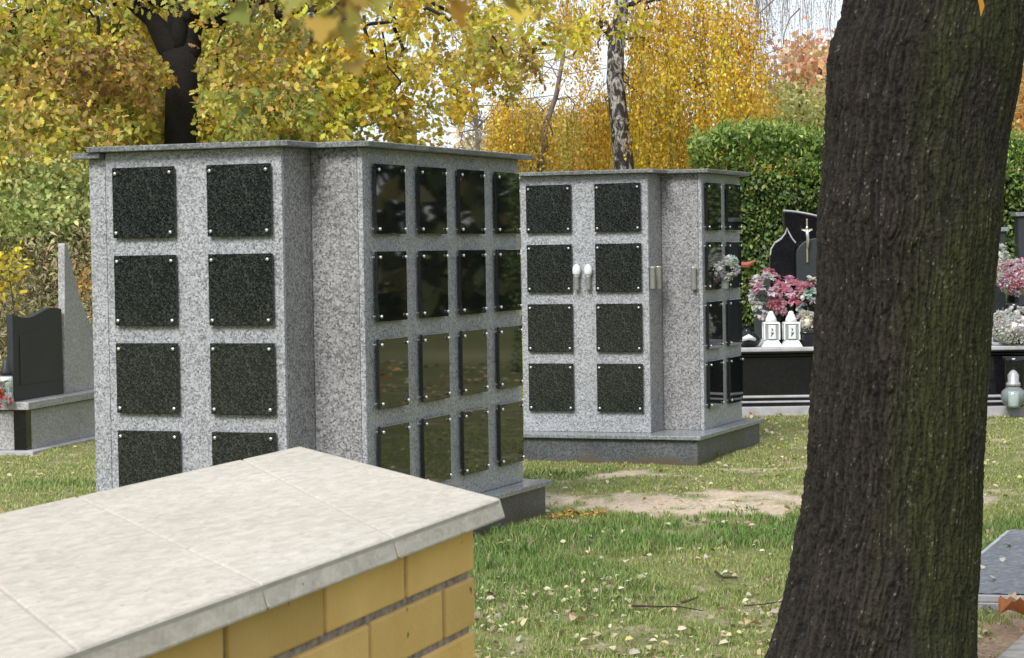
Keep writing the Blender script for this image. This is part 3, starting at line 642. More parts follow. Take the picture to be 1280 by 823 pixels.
def birch(name_label, base_px, Y, trunk, regions, limbs, pal=GOLD, mat_='birch', lsize=(.035, .06), twr=.0035, step=.035, twevery=3, r0=.12, name='birch_tree'):
    bx = atY(*base_px, Y)[0]; root = empty(name, (bx, Y, 0), name_label, 'tree')
    mb = MB(); P = [(bx, Y, -.2)]+[tuple(atY(x, y, Y)) for x, y, r_ in trunk]; rads = [trunk[0][2]*1.35]+[r_ for x, y, r_ in trunk]
    mb.tube(P, rads, 14); mb.build('trunk', M[mat_], root, smooth=True)
    mb = MB()
    for (x0, y0, x1, y1, r_) in limbs: mb.tube(curve(atY(x0, y0, Y), atY(x1, y1, Y+RNG.uniform(-.6, .6)), .08, .5, 8), np.linspace(r_, r_*.3, 8), 6)
    C, D, K, Z, TW = strands(regions, pal, None, lsize, step)
    for a, b in TW[::twevery]: mb.tube([a, (a+b)/2+RNG.normal(0, .03, 3), b], [twr, twr*.8, twr*.5], 3, False)
    if mb.v: mb.build('branch', M['twig' if mat_ != 'palebranch' else 'palebranch'], root)['kind'] = 'stuff'
    o = leafcloud('crown', C, D, Z, K, T_RHOMB, M['leaf'], root); o['kind'] = 'stuff'
    return root
birch('black and white birch trunk under golden hanging leaves behind the farther columbarium', (785, 300), 27,
      [(784, 300, .13), (780, 205, .12), (774, 150, .11), (769, 100, .105), (770, 60, .10), (776, 20, .085), (778, -30, .09), (775, -160, .06)],
      [(790, 950, -30, 60, 60, 170, 27.4, 1.4, 240), (800, 955, 60, 130, 20, 60, 26.5, 1.2, 110), (795, 940, -40, 40, 80, 200, 29, 1, 240), (790, 860, 70, 150, 60, 110, 28, 1.2, 190), (870, 958, 95, 125, 30, 50, 27, .8, 70), (845, 890, 130, 175, 25, 45, 28, 1., 50), (700, 770, 10, 60, 10, 40, 27.5, 1, 24), (700, 775, 125, 150, 50, 85, 28.2, 1, 170), (700, 770, -40, 0, 30, 60, 28, 1, 60), (790, 960, -60, -20, 60, 120, 28, 1, 80)],
      [(771, 60, 752, 22, .05), (752, 24, 748, 60, .03), (764, 45, 700, 38, .03), (772, 14, 826, -4, .04), (826, -4, 805, 12, .03), (774, 50, 812, 52, .02), (812, 52, 826, 86, .015), (772, 90, 758, 150, .012), (775, 80, 790, 118, .014), (776, -60, 860, -20, .04), (778, -90, 930, -60, .04), (776, -100, 700, -60, .04), (868, 95, 905, 140, .012), (775, 96, 800, 120, .014)], twevery=6)
birch('slim birch with golden curtain of leaves seen over the roof gap between columbaria', (672, 300), 32,
      [(672, 300, .06), (676, 200, .055), (681, 160, .045), (695, 120, .035), (704, 70, .03), (708, 20, .02), (710, -60, .015)],
      [(618, 672, 122, 140, 60, 95, 32, 1.2, 300), (690, 762, 125, 150, 50, 90, 33, 1.2, 320), (662, 700, 130, 150, 50, 85, 33, 1.2, 110), (625, 762, 50, 110, 20, 55, 32, 1.2, 110), (700, 745, 30, 70, 20, 60, 31.5, 1, 60), (640, 760, -30, 30, 15, 40, 32, 1, 90)],
      [(676, 205, 664, 130, .018), (681, 160, 668, 110, .015), (704, 70, 740, 60, .012), (700, 100, 660, 60, .012), (695, 120, 730, 130, .01), (676, 215, 690, 150, .02), (704, 60, 680, 20, .012)], mat_='palebranch', twevery=5)
birch('nearly bare weeping birch with thin pale twigs against the sky', (1100, 300), 30,
      [(1100, 300, .12), (1098, 100, .1), (1080, -60, .08), (1060, -140, .05)],
      [(938, 1050, -60, 0, 30, 100, 30, 1.2, 80), (930, 990, 60, 90, 20, 50, 30, 1, 40), (930, 975, -60, -10, 60, 130, 30.5, 1, 60)],
      [(1085, -50, 950, -40, .03), (1080, -60, 1000, -20, .02), (985, -10, 925, 95, .012), (1000, 10, 935, 120, .01)], pal=[(.38, .33, .33), (.45, .38, .32), (.30, .26, .27)], mat_='palebranch', lsize=(.014, .026), twr=.0035, step=.05, twevery=1)

# ================================================================== other background trees, shrubs, hedge
def mass(name, label, cat, root_loc, blobs, pal, tmpl=T_RHOMB, lsize=(.08, .13), m='leaf', trunk=None, group=None, clump=.25, per=9, dn=.2, part='crown', w=None):
    root = empty(name, root_loc, label, cat, group)
    CC, DD, KK, SS = [], [], [], []
    for x, y, rx_, ry_, Y, dY, n in blobs:
        c = atY(x, y, Y); s = Y/FPX; ns = max(3, n//8); sub = RNG.normal(0, 1, (ns, 3)); sub /= np.maximum(1, np.linalg.norm(sub, axis=1, keepdims=True)*.62)
        q = sub[RNG.integers(0, ns, n)]*.85+RNG.normal(0, clump*.6, (n, 3)); P = c+q*np.array([rx_*s, dY, ry_*s])
        spread = lsize[1]*1.3; C = (P[:, None]+RNG.normal(0, spread, (n, per, 3)))
        C[..., 2] = np.maximum(C[..., 2], .02)
        k = (pick(pal, n, .22, w)[:, None]*(1+RNG.normal(0, .15, (n, per, 1)))); CC.append(C.reshape(-1, 3)); DD.append(rdir(n*per, 0, dn)); KK.append(np.clip(k, .005, .8).reshape(-1, 3)); SS.append(RNG.uniform(*lsize, n*per))
    if trunk is not None:
        mb = MB()
        for P_, R_ in trunk: mb.tube(P_, R_, 7)
        mb.build('trunk' if cat == 'tree' else 'stem', M['twig'], root)
    o = leafcloud(part, np.concatenate(CC), np.concatenate(DD), np.concatenate(SS), np.concatenate(KK), tmpl, M[m], root); o['kind'] = 'stuff'
    return root
def tk(x, y, Y, r_=.1): a = atY(x, y, Y); return [([(a[0], Y, -.1), (a[0]+.1, Y, a[2]*.5), (a[0], Y, a[2]+.3)], [r_, r_*.8, r_*.3])]
def bloc(x, Y): return (float(atY(x, 300, Y)[0]), Y, 0)
mass('maple_tree', 'orange-red leaved tree top over the hedge left of the big trunk', 'tree', bloc(1025, 34), [(1012, 95, 24, 28, 34, 1, 95), (1030, 110, 30, 34, 34.5, 1.2, 90), (1035, 60, 10, 22, 34, .5, 8), (1020, 130, 35, 22, 34.4, 1, 60)], [(.88, .42, .22), (.90, .52, .24), (.82, .44, .30)], T_MAPLE, (.06, .11), trunk=tk(1025, 110, 34))
mass('tree', 'pale olive round tree top rising just above the hedge', 'tree', bloc(1000, 32), [(985, 150, 45, 26, 32, 1, 230), (1020, 145, 40, 32, 32.5, 1.2, 220), (960, 165, 30, 16, 31.5, 1, 90)], [(.46, .48, .17), (.56, .50, .18), (.38, .40, .14)], T_RHOMB, (.06, .10), trunk=tk(1000, 140, 32))
mass('tree', 'orange leaved tree at the right edge of the view over the hedge', 'tree', bloc(1300, 34), [(1290, 120, 40, 40, 34, 1.5, 260), (1280, 160, 40, 25, 34, 1.2, 160)], [(.72, .38, .12), (.64, .40, .14)], T_RHOMB, (.08, .13), trunk=tk(1300, 120, 34))
# shrubs at left behind the tomb
mass('dry_shrub', 'wide brown withered shrub bank behind the black headstone at left', 'shrub', bloc(60, 21.8), [(30, 370, 75, 60, 21.8, 0.7, 800), (95, 360, 50, 65, 22.0, 0.7, 400), (-60, 380, 60, 60, 21.8, 0.7, 160), (20, 420, 80, 30, 21.4, .5, 300), (90, 420, 60, 30, 21.6, .5, 240)], [(.42, .34, .20), (.54, .46, .29), (.27, .21, .13), (.48, .45, .22), (.34, .34, .16)], T_LONG, (.04, .09), m='dryleaf', trunk=tk(60, 380, 21.8, .03), part='foliage')
mass('green_shrub', 'bright light green bush rising above the withered shrubs at left', 'shrub', bloc(50, 22.6), [(30, 262, 75, 34, 22.6, 0.8, 900), (90, 258, 45, 38, 22.6, 0.8, 560), (-60, 270, 60, 40, 22.6, 0.8, 140), (40, 295, 90, 18, 22.3, .6, 180)], [(.40, .48, .16), (.50, .54, .19), (.30, .37, .12), (.54, .52, .20)], T_OVAL, (.04, .075), trunk=tk(50, 290, 22.6, .04), part='foliage')
mass('yellow_shrub', 'small bright yellow leaved sprig at the left edge behind the headstone', 'shrub', bloc(5, 20.9), [(8, 336, 15, 9, 20.9, .12, 14), (2, 365, 9, 6, 20.9, .1, 4)], [(.70, .56, .05), (.62, .50, .06)], T_OVAL, (.05, .08), trunk=tk(8, 345, 20.9, .010), part='foliage')
mass('small_shrub', 'low orange-brown sprig between the granite shard and the columbarium', 'shrub', bloc(106, 21), [(107, 352, 6, 15, 21, .1, 20)], [(.48, .28, .10), (.38, .30, .12)], T_OVAL, (.04, .06), trunk=tk(107, 360, 21, .01), part='foliage')
# far woods closing the horizon
def woods():
    CC, DD, KK, SS = [], [], [], []
    for x0, x1, y0, y1, Y, pal, n in ((-300, 420, 20, 330, 48, [(.40, .44, .10), (.56, .50, .10), (.32, .36, .09), (.58, .44, .10)], 3000), (380, 620, 195, 330, 60, [(.42, .36, .20), (.48, .34, .20), (.36, .34, .16)], 900), (560, 780, 185, 330, 62, [(.48, .38, .26), (.55, .44, .26), (.42, .36, .24)], 900), (760, 1000, 150, 330, 50, [(.50, .33, .07), (.42, .32, .08)], 1300), (960, 1500, 175, 330, 55, [(.30, .28, .09), (.40, .28, .09), (.22, .24, .08)], 1300), (-1500, -300, 60, 330, 60, [(.26, .27, .09), (.36, .30, .09)], 1200), (1500, 2900, 90, 330, 60, [(.26, .25, .09), (.36, .28, .09)], 1500)):
        x = RNG.uniform(x0, x1, n); edge = (fbm(np.stack([x*.02, x*0, x*0], 1), 3, 7)-.5)*70; y = y0+edge+(y1-y0)*RNG.random(n)**1.1; YY = Y+RNG.uniform(-2.5, 2.5, n)
        P = np.array([atY(a, b, c) for a, b, c in zip(x, y, YY)]); P[:, 2] = np.maximum(P[:, 2], .2); m = 10
        C = P[:, None]+RNG.normal(0, .28, (n, m, 3)); CC.append(C.reshape(-1, 3)); DD.append(rdir(n*m, 0, .2)); KK.append(np.clip(pick(pal, n, .2)[:, None]*1.35*(1+RNG.normal(0, .12, (n, m, 1))), .01, .8).reshape(-1, 3)); SS.append(RNG.uniform(.13, .24, n*m))
    # the same woods go on round both sides and behind the cemetery
    n = 130000; ang = RNG.uniform(R(22), R(338), n); rd = RNG.uniform(46, 54, n); h_ = 8.5+5*(fbm(np.stack([ang*6, ang*0, ang*0], 1), 3, 19)-.5)
    h_ = h_+4*np.exp(-((ang-R(45))/R(22))**2); C = np.stack([np.sin(ang)*rd, np.cos(ang)*rd, RNG.random(n)*h_], 1); CC.append(C); DD.append(rdir(n)); KK.append(pick([(.09, .11, .04), (.16, .14, .05), (.06, .08, .03)], n, .3)); SS.append(RNG.uniform(.45, .95, n))
    o = leafcloud('distant_woods', np.concatenate(CC), np.concatenate(DD), np.concatenate(SS), np.concatenate(KK), T_RHOMB, M['leaf']); tag(o, 'blurred line of distant autumn woods behind everything', 'woods', kind='stuff')
woods()
# bare distant trees
def bare(px, py, Y, label, h_px=190):
    bx = atY(px, 300, Y)[0]; root = empty('bare_tree', (bx, Y, 0), label, 'tree', 'bare pale trees in the gap'); mb = MB()
    top = atY(px, py, Y)[2]; P = curve((bx, Y, -.1), (bx+.2, Y, top), 0, .2, 8); mb.tube(P, np.linspace(.09, .015, 8), 6); mb.build('trunk', M['palebranch'], root)
    mb = MB()
    for k in range(46):
        i = random.randint(3, 7); a = P[i]; b = a+np.array([RNG.normal(0, .9), RNG.normal(0, .5), RNG.uniform(.2, 1.3)]); Q = curve(a, b, .05, .6, 5); mb.tube(Q, np.linspace(.016, .005, 5), 4, False)
        for j in range(3):
            c = Q[random.randint(2, 4)]; mb.tube([c, c+np.array([RNG.normal(0, .3), RNG.normal(0, .2), RNG.uniform(-.1, .5)])], [.006, .004], 3, False)
    mb.build('branch', M['palebranch'], root)['kind'] = 'stuff'
    n = 500; C = P[RNG.integers(3, 8, n)]+RNG.normal(0, .8, (n, 3)); leafcloud('crown', C, rdir(n), RNG.uniform(.05, .08, n), pick([(.5, .38, .24), (.45, .36, .3)], n), T_RHOMB, M['leaf'], root)['kind'] = 'stuff'
bare(590, 60, 40, 'leafless pale tree in the sky gap, left one of two'); bare(640, 70, 42, 'leafless pale tree in the sky gap, right one of two')

def hedge():
    root = empty('hedge', (4.5, 25.3, 0), 'tall dense evergreen hedge with pale feathery top behind the graves', 'hedge')
    # woody dark core
    x0, x1 = 2.02, 11.0
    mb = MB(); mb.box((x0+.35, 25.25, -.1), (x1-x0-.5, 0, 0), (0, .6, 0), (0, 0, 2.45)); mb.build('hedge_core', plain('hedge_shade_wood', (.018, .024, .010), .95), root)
    def top(x): return 2.78+(fbm(np.stack([x*2.1, x*0, x*0], 1), 3, 3)-.5)*.42-.03*np.clip(x-4, 0, 9)
    n = 80000; x = RNG.uniform(x0, x1, n)**1.0; x = np.where(RNG.random(n) < .6, RNG.uniform(x0, 6.2, n), x); z = RNG.random(n)*top(x)
    bul = (fbm(np.stack([x*2.2, z*2.2, x*0], 1), 3, 13)-.5)*.42
    y = 25.0-bul+RNG.exponential(.06, n)*1.0+.35*np.clip((z-2.45)/.3, 0, 1)*RNG.random(n); end = np.clip((x0+.5-x)/.5, 0, 1); y += end**2*.5
    C = np.stack([x, y, z], 1); hz = (z/top(x))
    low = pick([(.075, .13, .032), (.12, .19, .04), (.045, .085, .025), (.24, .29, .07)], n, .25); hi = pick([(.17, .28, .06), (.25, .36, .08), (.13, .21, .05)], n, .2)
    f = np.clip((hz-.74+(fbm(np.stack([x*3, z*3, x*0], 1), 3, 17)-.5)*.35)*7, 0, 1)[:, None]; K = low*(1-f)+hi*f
    D = rdir(n); D[:, 2] += np.where(f[:, 0] > .5, 1.0, -.9); D[:, 1] -= .5
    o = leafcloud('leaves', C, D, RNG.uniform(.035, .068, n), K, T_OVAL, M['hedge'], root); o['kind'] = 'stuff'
    n = 16000; x = RNG.uniform(x0, x1, n); z = top(x)-np.abs(RNG.normal(0, .16, n))+.10*fbm(np.stack([x*9, x*0, x*0], 1), 2, 8)+RNG.exponential(.03, n); C = np.stack([x, 25.2+RNG.uniform(-.35, .6, n), z], 1)
    D = rdir(n, 1.2); leafcloud('feathery_top', C, D, RNG.uniform(.045, .095, n), pick([(.26, .38, .08), (.36, .46, .11), (.18, .28, .06)], n, .2), T_LONG, M['hedge'], root)['kind'] = 'stuff'
hedge()

# ================================================================== LEFT TOMB
def left_tomb():
    c = np.array([-3.93, 18.33]); ur = np.array([.204, .979]); ul = np.array([-.979, .204])
    root = empty('tomb', (c[0]-.5, c[1]+1, 0), 'pale granite tomb at left with black headstone and pointed granite shard', 'tomb')
    def q(a, b): return tuple(c+ur*a+ul*b)
    LN, WD = 3.0, 1.25
    def rect(o, a1=LN, b1=WD): return [q(-o, -o), q(a1+o, -o), q(a1+o, b1+o), q(-o, b1+o)]
    MB().prism(rect(.10), -.1, .035).build('paving_kerb', M['paving_and_glint'], root, .006)
    MB().prism(rect(0), .036, .352).build('base', M['tomb'], root, .003)
    for a0, a1, b0, b1 in ((-.006, .10, -.006, .10), (1.66, 1.74, -.006, .02), (-.006, .02, .95, 1.05)):
        MB().prism([q(a0, b0), q(a1, b0), q(a1, b1), q(a0, b1)], .037, .353).build('black_inset', M['black'], root, .002)
    MB().prism([q(-.004, -.004), q(LN, -.004), q(LN, WD), q(-.004, WD)], .353, .362).build('shadow_joint', M['black'], root)
    MB().prism(rect(.05), .363, .425).build('top_slab', M['tomb'], root, .006)
    # headstone: thick plate along ur, wavy top
    def slab(prof, b0, b1, name, m, z0=.425):
        n = len(prof); v = [(*q(a, b0), z) for a, z in prof]+[(*q(a, b1), z) for a, z in prof]
        f = [tuple(range(n)), tuple(range(2*n-1, n-1, -1))]+[(i, i+n, (i+1) % n+n, (i+1) % n) for i in range(n)]
        MB().add(v, f).build(name, m, root, .004)
    top = [(.02+1.0*t, 1.13+.035*math.sin((t-.55)*6.0)*1.0-.0*t) for t in np.linspace(0, 1, 15)]
    slab([(.02, .426), (1.02, .426)]+top[::-1], .10, .155, 'headstone', M['blackmat'])
    slab([(.14, .55), (.90, .55), (.90, .96), (.14, .96)], .094, .0995, 'inscription_panel', M['blackmat'])
    sh = [(1.09, 1.69), (1.10, 1.705), (1.15, 1.70), (1.20, 1.60), (1.28, 1.44), (1.40, 1.24), (1.56, 1.05), (1.75, .90), (2.2, .70)]
    slab([(1.03, .426), (2.25, .426)]+sh[::-1], .09, .15, 'granite_shard', M['tomb'])
    FOOT.append(rect(.08))
    # lantern and flowers at the far left
    p = q(-.0, .18); 
    p = tuple(atY(8, 480, 18.25)[:2])
    lan = empty('grave_lantern', (*p, .426), 'small dark capped glass lantern left of the black headstone', 'lantern'); mb = MB().lathe((*p, .426), [(.05, 0), (.055, .02), (.04, .04), (.055, .10), (.05, .20), (.045, .22)], 12); mb.build('glass_body', M['glass'], lan, smooth=True)
    MB().lathe((*p, .426), [(.048, .221), (.05, .25), (.03, .30), (.028, .33), (.008, .36)], 12).build('cap', M['grid'], lan, smooth=True)
    MB().lathe((*p, .426), [(.05, .17), (.052, .18), (.052, .205), (.049, .21)], 12).build('white_band', M['white'], lan, smooth=True)
    for k in range(4):
        a = k*1.57+.5; MB().tube([(p[0]+.055*math.cos(a), p[1]+.055*math.sin(a), .426), (p[0]+.04*math.cos(a), p[1]+.04*math.sin(a), .56)], [.006, .005], 6).build('leg', M['chrome'], lan)
    p2 = tuple(atY(-2, 470, 18.2)[:2]); fl = empty('flower_bunch', (*p2, .426), 'red flowers with green leaves cut by the left edge of the view', 'flowers')
    n = 60; C = np.array([*p2, .50])+RNG.normal(0, 1, (n, 3))*np.array([.04, .04, .045]); leafcloud('bloom', C, rdir(n, .5), RNG.uniform(.03, .05, n), pick([(.6, .05, .06), (.65, .12, .1)], n), T_OVAL, M['petal'], fl)['kind'] = 'stuff'
    n = 40; C = np.array([*p2, .58])+RNG.normal(0, 1, (n, 3))*np.array([.05, .05, .05]); leafcloud('greenery', C, rdir(n, .5), RNG.uniform(.03, .06, n), pick([(.12, .22, .06)], n), T_LONG, M['hedge'], fl)['kind'] = 'stuff'
left_tomb()

# ================================================================== RIGHT GRAVES
def extrude_xz(prof, y0, y1):   # polygon in x,z
    n = len(prof); a = sum(prof[i][0]*prof[(i+1) % n][1]-prof[(i+1) % n][0]*prof[i][1] for i in range(n))
    if a < 0: prof = prof[::-1]
    v = [(x, y0, z) for x, z in prof]+[(x, y1, z) for x, z in prof]
    return MB().add(v, [tuple(range(n)), tuple(range(2*n-1, n-1, -1))]+[(i, i+n, (i+1) % n+n, (i+1) % n) for i in range(n)])
def Xat(px, Y): return float(atY(px, 420, Y)[0])
def Zat(px, py, Y): return float(atY(px, py, Y)[2])
def tomb_black(x0, x1, Y, label, n_steps=True):
    root = empty('tomb', ((x0+x1)/2, Y+1, 0), label, 'tomb'); e = .0
    B = lambda o, z0, z1, name, m, bev=.006, d=2.0: MB().box((x0-o, Y-o, z0), (x1-x0+2*o, 0, 0), (0, d+2*o, 0), (0, 0, z1-z0)).build(name, m, root, bev)
    B(.12, -.1, .085, 'paving_border', M['paving_and_glint'])
    B(.035, .086, .135, 'lower_step', M['black'], .012); B(.018, .136, .185, 'upper_step', M['black'], .006); B(.022, .162, .1855, 'painted_edge_glint', M['paving_and_glint'], .008); B(.040, .118, .1355, 'painted_edge_glint', M['paving_and_glint'], .005)  # pale strips paint the sky's reflection along the step edges
    B(-.01, .186, .545, 'body', M['black']); B(.0, .546, .575, 'moulding', M['black'], .01); B(.05, .576, .634, 'cover_slab', M['black'], .012); B(.056, .596, .6345, 'painted_edge_glint', M['paving_and_glint'], .01)  # pale band paints the bright sky reflection on the cover slab edge
    FOOT.append([(x0-.12, Y-.12), (x1+.12, Y-.12), (x1+.12, Y+2.1), (x0-.12, Y+2.1)])
    return root
Y1 = 21.3
t1 = tomb_black(Xat(905, Y1), Xat(1110, Y1), Y1, 'polished black tomb with curved headstone, white lanterns and bouquet on it')
def headstone(root, cxpx, Y):
    z = lambda y: Zat(cxpx, y, Y); x = lambda p_: Xat(p_, Y)
    # tall rear stone with a shallow arched top
    xs_ = np.linspace(0, 1, 13); L_, R_ = 988, 1092
    arc = [(x(L_+(R_-L_)*t), z(262+7*t-0+22*(1-math.sin(math.pi*min(t*.5+.5, 1))))) for t in xs_]
    prof = [(x(991), .636), (x(R_), .636)]+arc[::-1]+[(x(990), z(286))]
    extrude_xz(prof, Y+.46, Y+.58).build('rear_stone', M['black'], root, .012)
    # left wing with a hollow shoulder rising to a point
    prof = [(x(969), .636), (x(1001), .636), (x(1001), z(302)), (x(997), z(296)), (x(991), z(284)), (x(989), z(291)), (x(984), z(297)), (x(976), z(302)), (x(971), z(310)), (x(969.5), z(322))]
    extrude_xz(prof, Y+.36, Y+.455).build('wing_stone', M['black'], root, .008)
    MB().tube([(a_, Y+.465, z_+.004) for a_, z_ in arc], [.009]*len(arc), 6).build('painted_edge_glint', M['paving_and_glint'], root)  # pale tube painted as the sky glint along the arched top
    MB().tube([(x(p_), Y+.365, z(q_)) for p_, q_ in ((969.5, 318), (971, 310), (976, 302), (984, 297), (989, 291), (991, 284), (994, 291), (998, 298), (1002, 303))], [.0075]*9, 6).build('painted_edge_glint', M['paving_and_glint'], root)  # same painted sky glint along the wing stone's outline
    cx_ = 1031; prof = [(x(1001.5), .636), (x(1060), .636)]+[(x(cx_+29.5*math.cos(a)), z(318-21*math.sin(a))) for a in np.linspace(0, math.pi, 13)]
    extrude_xz(prof, Y+.30, Y+.40).build('front_stone', M['blackmat'], root, .008)
    # small crucifix
    cr_ = MB().box((x(1015)-.008, Y+.27, z(328)), (.016, 0, 0), (0, .012, 0), (0, 0, z(273)-z(328))); cr_.box((x(1008), Y+.268, z(288)), (x(1022)-x(1008), 0, 0), (0, .012, 0), (0, 0, .016)); cr_.build('crucifix', M['gold'], root, .002)
    fg = MB(); zz = z(288)
    fg.tube([(x(1015), Y+.255, zz-.16), (x(1015)+.008, Y+.25, zz-.09), (x(1015), Y+.255, zz-.03), (x(1015), Y+.255, zz+.01)], [.008, .012, .018, .012], 8); fg.lathe((x(1015)-.004, Y+.25, zz+.012), [(.004, 0), (.012, .01), (.012, .022), (.004, .032)], 8)
    for s in (-1, 1): fg.tube([(x(1015), Y+.255, zz-.015), (x(1015)+s*.045, Y+.258, zz+.008)], [.007, .005], 6)
    fg.build('crucifix_figure', M['chrome'], root, smooth=True)
headstone(t1, 1010, Y1)
blk = MB(); tag(blk.box((Xat(944, 23.2), 23.2, -.05), (.26, 0, 0), (0, .12, 0), (0, 0, Zat(955, 338, 23.2))).build('low_headstone', M['blackmat'], None, .01), 'low square dark headstone behind the bouquet in front of the hedge', 'headstone')

def white_lantern(px, Y, label):
    x = Xat(px, Y); z = .636; root = empty('grave_lantern', (x, Y, z), label, 'lantern', 'white lanterns on the black tomb')
    w = .078
    def sq(h, z0, z1, h2=None): h2 = h if h2 is None else h2; return MB().prism([(x-h, Y-h), (x+h, Y-h), (x+h, Y+h), (x-h, Y+h)], z0, z1, [(x-h2, Y-h2), (x+h2, Y-h2), (x+h2, Y+h2), (x-h2, Y+h2)])
    sq(.098, z, z+.065, .062).build('foot', M['white'], root, .004)
    sq(.070, z+.066, z+.215).build('glass_body', M['whitegl'], root, .003)
    for sx in (-1, 1):
        for sy in (-1, 1): MB().box((x+sx*.07-.008, Y+sy*.07-.008, z+.066), (.016, 0, 0), (0, .016, 0), (0, 0, .15)).build('corner_post', M['white'], root, .002)
    MB().box((x-.034, Y-.082, z+.075), (.068, 0, 0), (0, .008, 0), (0, 0, .13)).build('front_panel', M['white'], root, .002)
    mk = MB(); mk.tube([(x-.004, Y-.085, z+.175), (x+.004, Y-.085, z+.16), (x-.005, Y-.085, z+.145)], [.004, .006, .003], 5); mk.tube([(x+.012, Y-.085, z+.135), (x-.002, Y-.085, z+.118), (x-.010, Y-.085, z+.1)], [.006, .006, .003], 5)
    mk.tube([(x-.012, Y-.085, z+.133), (x+.01, Y-.085, z+.130)], [.003, .004], 5); mk.build('painted_mark', M['grid'], root)
    sq(.080, z+.216, z+.232, .07).build('eave', M['white'], root, .003)
    MB().lathe((x, Y, z), [(.058, .233), (.05, .265), (.036, .295), (.026, .31), (.024, .325), (.010, .335)], 14).build('dome_cap', M['white'], root, smooth=True)
white_lantern(964, 21.45, 'left white lantern with black mark, on the black tomb near the columbarium'); white_lantern(989, 21.4, 'right white lantern with black mark, between bouquet and dark pot')
def blooms(name, label, cat, c, r, n, pal, w=None, size=(.03, .05), tmpl=T_OVAL, layers=14, green=60, gpal=[(.08, .15, .04)]):
    """a bunch of separate flower heads, each a rosette of petals"""
    root = empty(name, tuple(c-np.array([0, 0, r[2]])), label, cat)
    P = RNG.normal(0, 1, (n, 3)); P /= np.linalg.norm(P, axis=1, keepdims=True); P[:, 1] = -np.abs(P[:, 1]); P = c+P*np.array(r)*RNG.uniform(.84, 1, (n, 1))
    nrm = (P-c)/np.array(r); nrm /= np.linalg.norm(nrm, axis=1, keepdims=True)
    hc = pick(pal, n, .12, w); m = layers
    T = RNG.normal(0, 1, (n, m, 3)); T -= (T*nrm[:, None]).sum(2, keepdims=True)*nrm[:, None]; T /= np.linalg.norm(T, axis=2, keepdims=True)
    D = T+nrm[:, None]*RNG.uniform(.1, 1.4, (n, m, 1)); s = RNG.uniform(*size, (n, 1))*RNG.uniform(.7, 1, (n, m))
    K = hc[:, None]*(1+RNG.normal(0, .13, (n, m, 1)))
    if n <= 30:
        for i in range(n): leafcloud('bloom', np.repeat(P[i:i+1], m, 0), D[i], s[i], np.clip(K[i], .01, .85), tmpl, M['petal'], root, rs=.25)['kind'] = 'stuff'
    else: leafcloud('bloom', np.repeat(P, m, 0), D.reshape(-1, 3), s.ravel(), np.clip(K, .01, .85).reshape(-1, 3), tmpl, M['petal'], root, rs=.25)['kind'] = 'stuff'
    if n > 30:
        MB().lathe(tuple(c-np.array([0, 0, r[2]*.8])), [(r[0]*.66*math.sin(a_), r[2]*.14+r[2]*.64*(1-math.cos(a_))) for a_ in np.linspace(.15, 3.0, 9)], 14).build('flower_mass', plain('pale_flower_mass', tuple(np.mean(np.array(pal), 0)*.92), .9), root, smooth=True)
    if green:
        C = c+RNG.normal(0, .55, (green, 3))*np.array(r)+np.array([0, .02, -.02]); leafcloud('greenery', C, rdir(green), RNG.uniform(.04, .08, green), pick(gpal, green), T_LONG, M['hedge'], root)['kind'] = 'stuff'
    return root
def P3(px, py, Y): return atY(px, py, Y)
WH = (.84, .83, .78); PK = (.86, .42, .50); LP = (.88, .74, .77); CR = (.80, .72, .58)
blooms('bouquet', 'tall spray of white and pink orchids on the black tomb behind left lantern', 'bouquet', P3(958, 368, 21.6), (.14, .1, .23), 30, [LP, (.86, .80, .80), (.86, .80, .80), (.76, .36, .46)], size=(.05, .085), layers=18)
blooms('bouquet', 'pink roses and white blooms bunched above the right white lantern', 'bouquet', P3(987, 371, 21.58), (.16, .1, .17), 28, [PK, (.84, .45, .52), LP], size=(.06, .09), layers=22)
blooms('bouquet', 'cream, white and pink bouquet with teal tips against the big trunk', 'bouquet', P3(1014, 374, 21.55), (.16, .1, .18), 28, [WH, WH, PK, (.78, .25, .34), (.86, .80, .70), (.5, .74, .68)], size=(.05, .08), layers=20)
blooms('chrysanthemum', 'cream chrysanthemum in a black pot right of the two white lanterns', 'flowers', P3(1008, 402, 21.4), (.10, .08, .09), 40, [CR, WH], size=(.03, .045), green=14)
def pot(px, Y, r_, h, label):
    x = Xat(px, Y); root = MB().lathe((x, Y, .636), [(r_*.7, 0), (r_*.75, .01), (r_, h*.8), (r_*1.06, h*.82), (r_*1.06, h), (r_*.95, h+.002)], 16).build('flower_pot', M['black'], None, smooth=True); tag(root, label, 'pot')
pot(1008, 21.4, .10, .14, 'round black pot under the cream chrysanthemum on the tomb'); 
tag(MB().lathe((Xat(934, 21.5), 21.5, .636), [(.05, 0), (.10, .01), (.13, .05), (.12, .10), (.06, .13), (.03, .17), (.045, .2), (.04, .21)], 16).build('urn', M['black'], None, smooth=True), 'squat black urn at the left end of the black tomb', 'urn')
tag(MB().tube([P3(928, 424, 21.35), P3(936, 421, 21.33), P3(944, 424, 21.38)], [.02, .028, .015], 8).build('stone_ornament', M['white'], None, smooth=True), 'small white ornament lying on the left end of the tomb', 'ornament')
rp = P3(934, 330, 24.3); tag(MB().tube([rp+np.array([-.11, 0, 0]), rp+np.array([0, 0, -.01]), rp+np.array([.09, .0, .035])], [.03, .035, .012], 7).build('red_ribbon', M['redpl'], None), 'faded red plastic piece against the hedge beside the farther columbarium', 'ribbon')
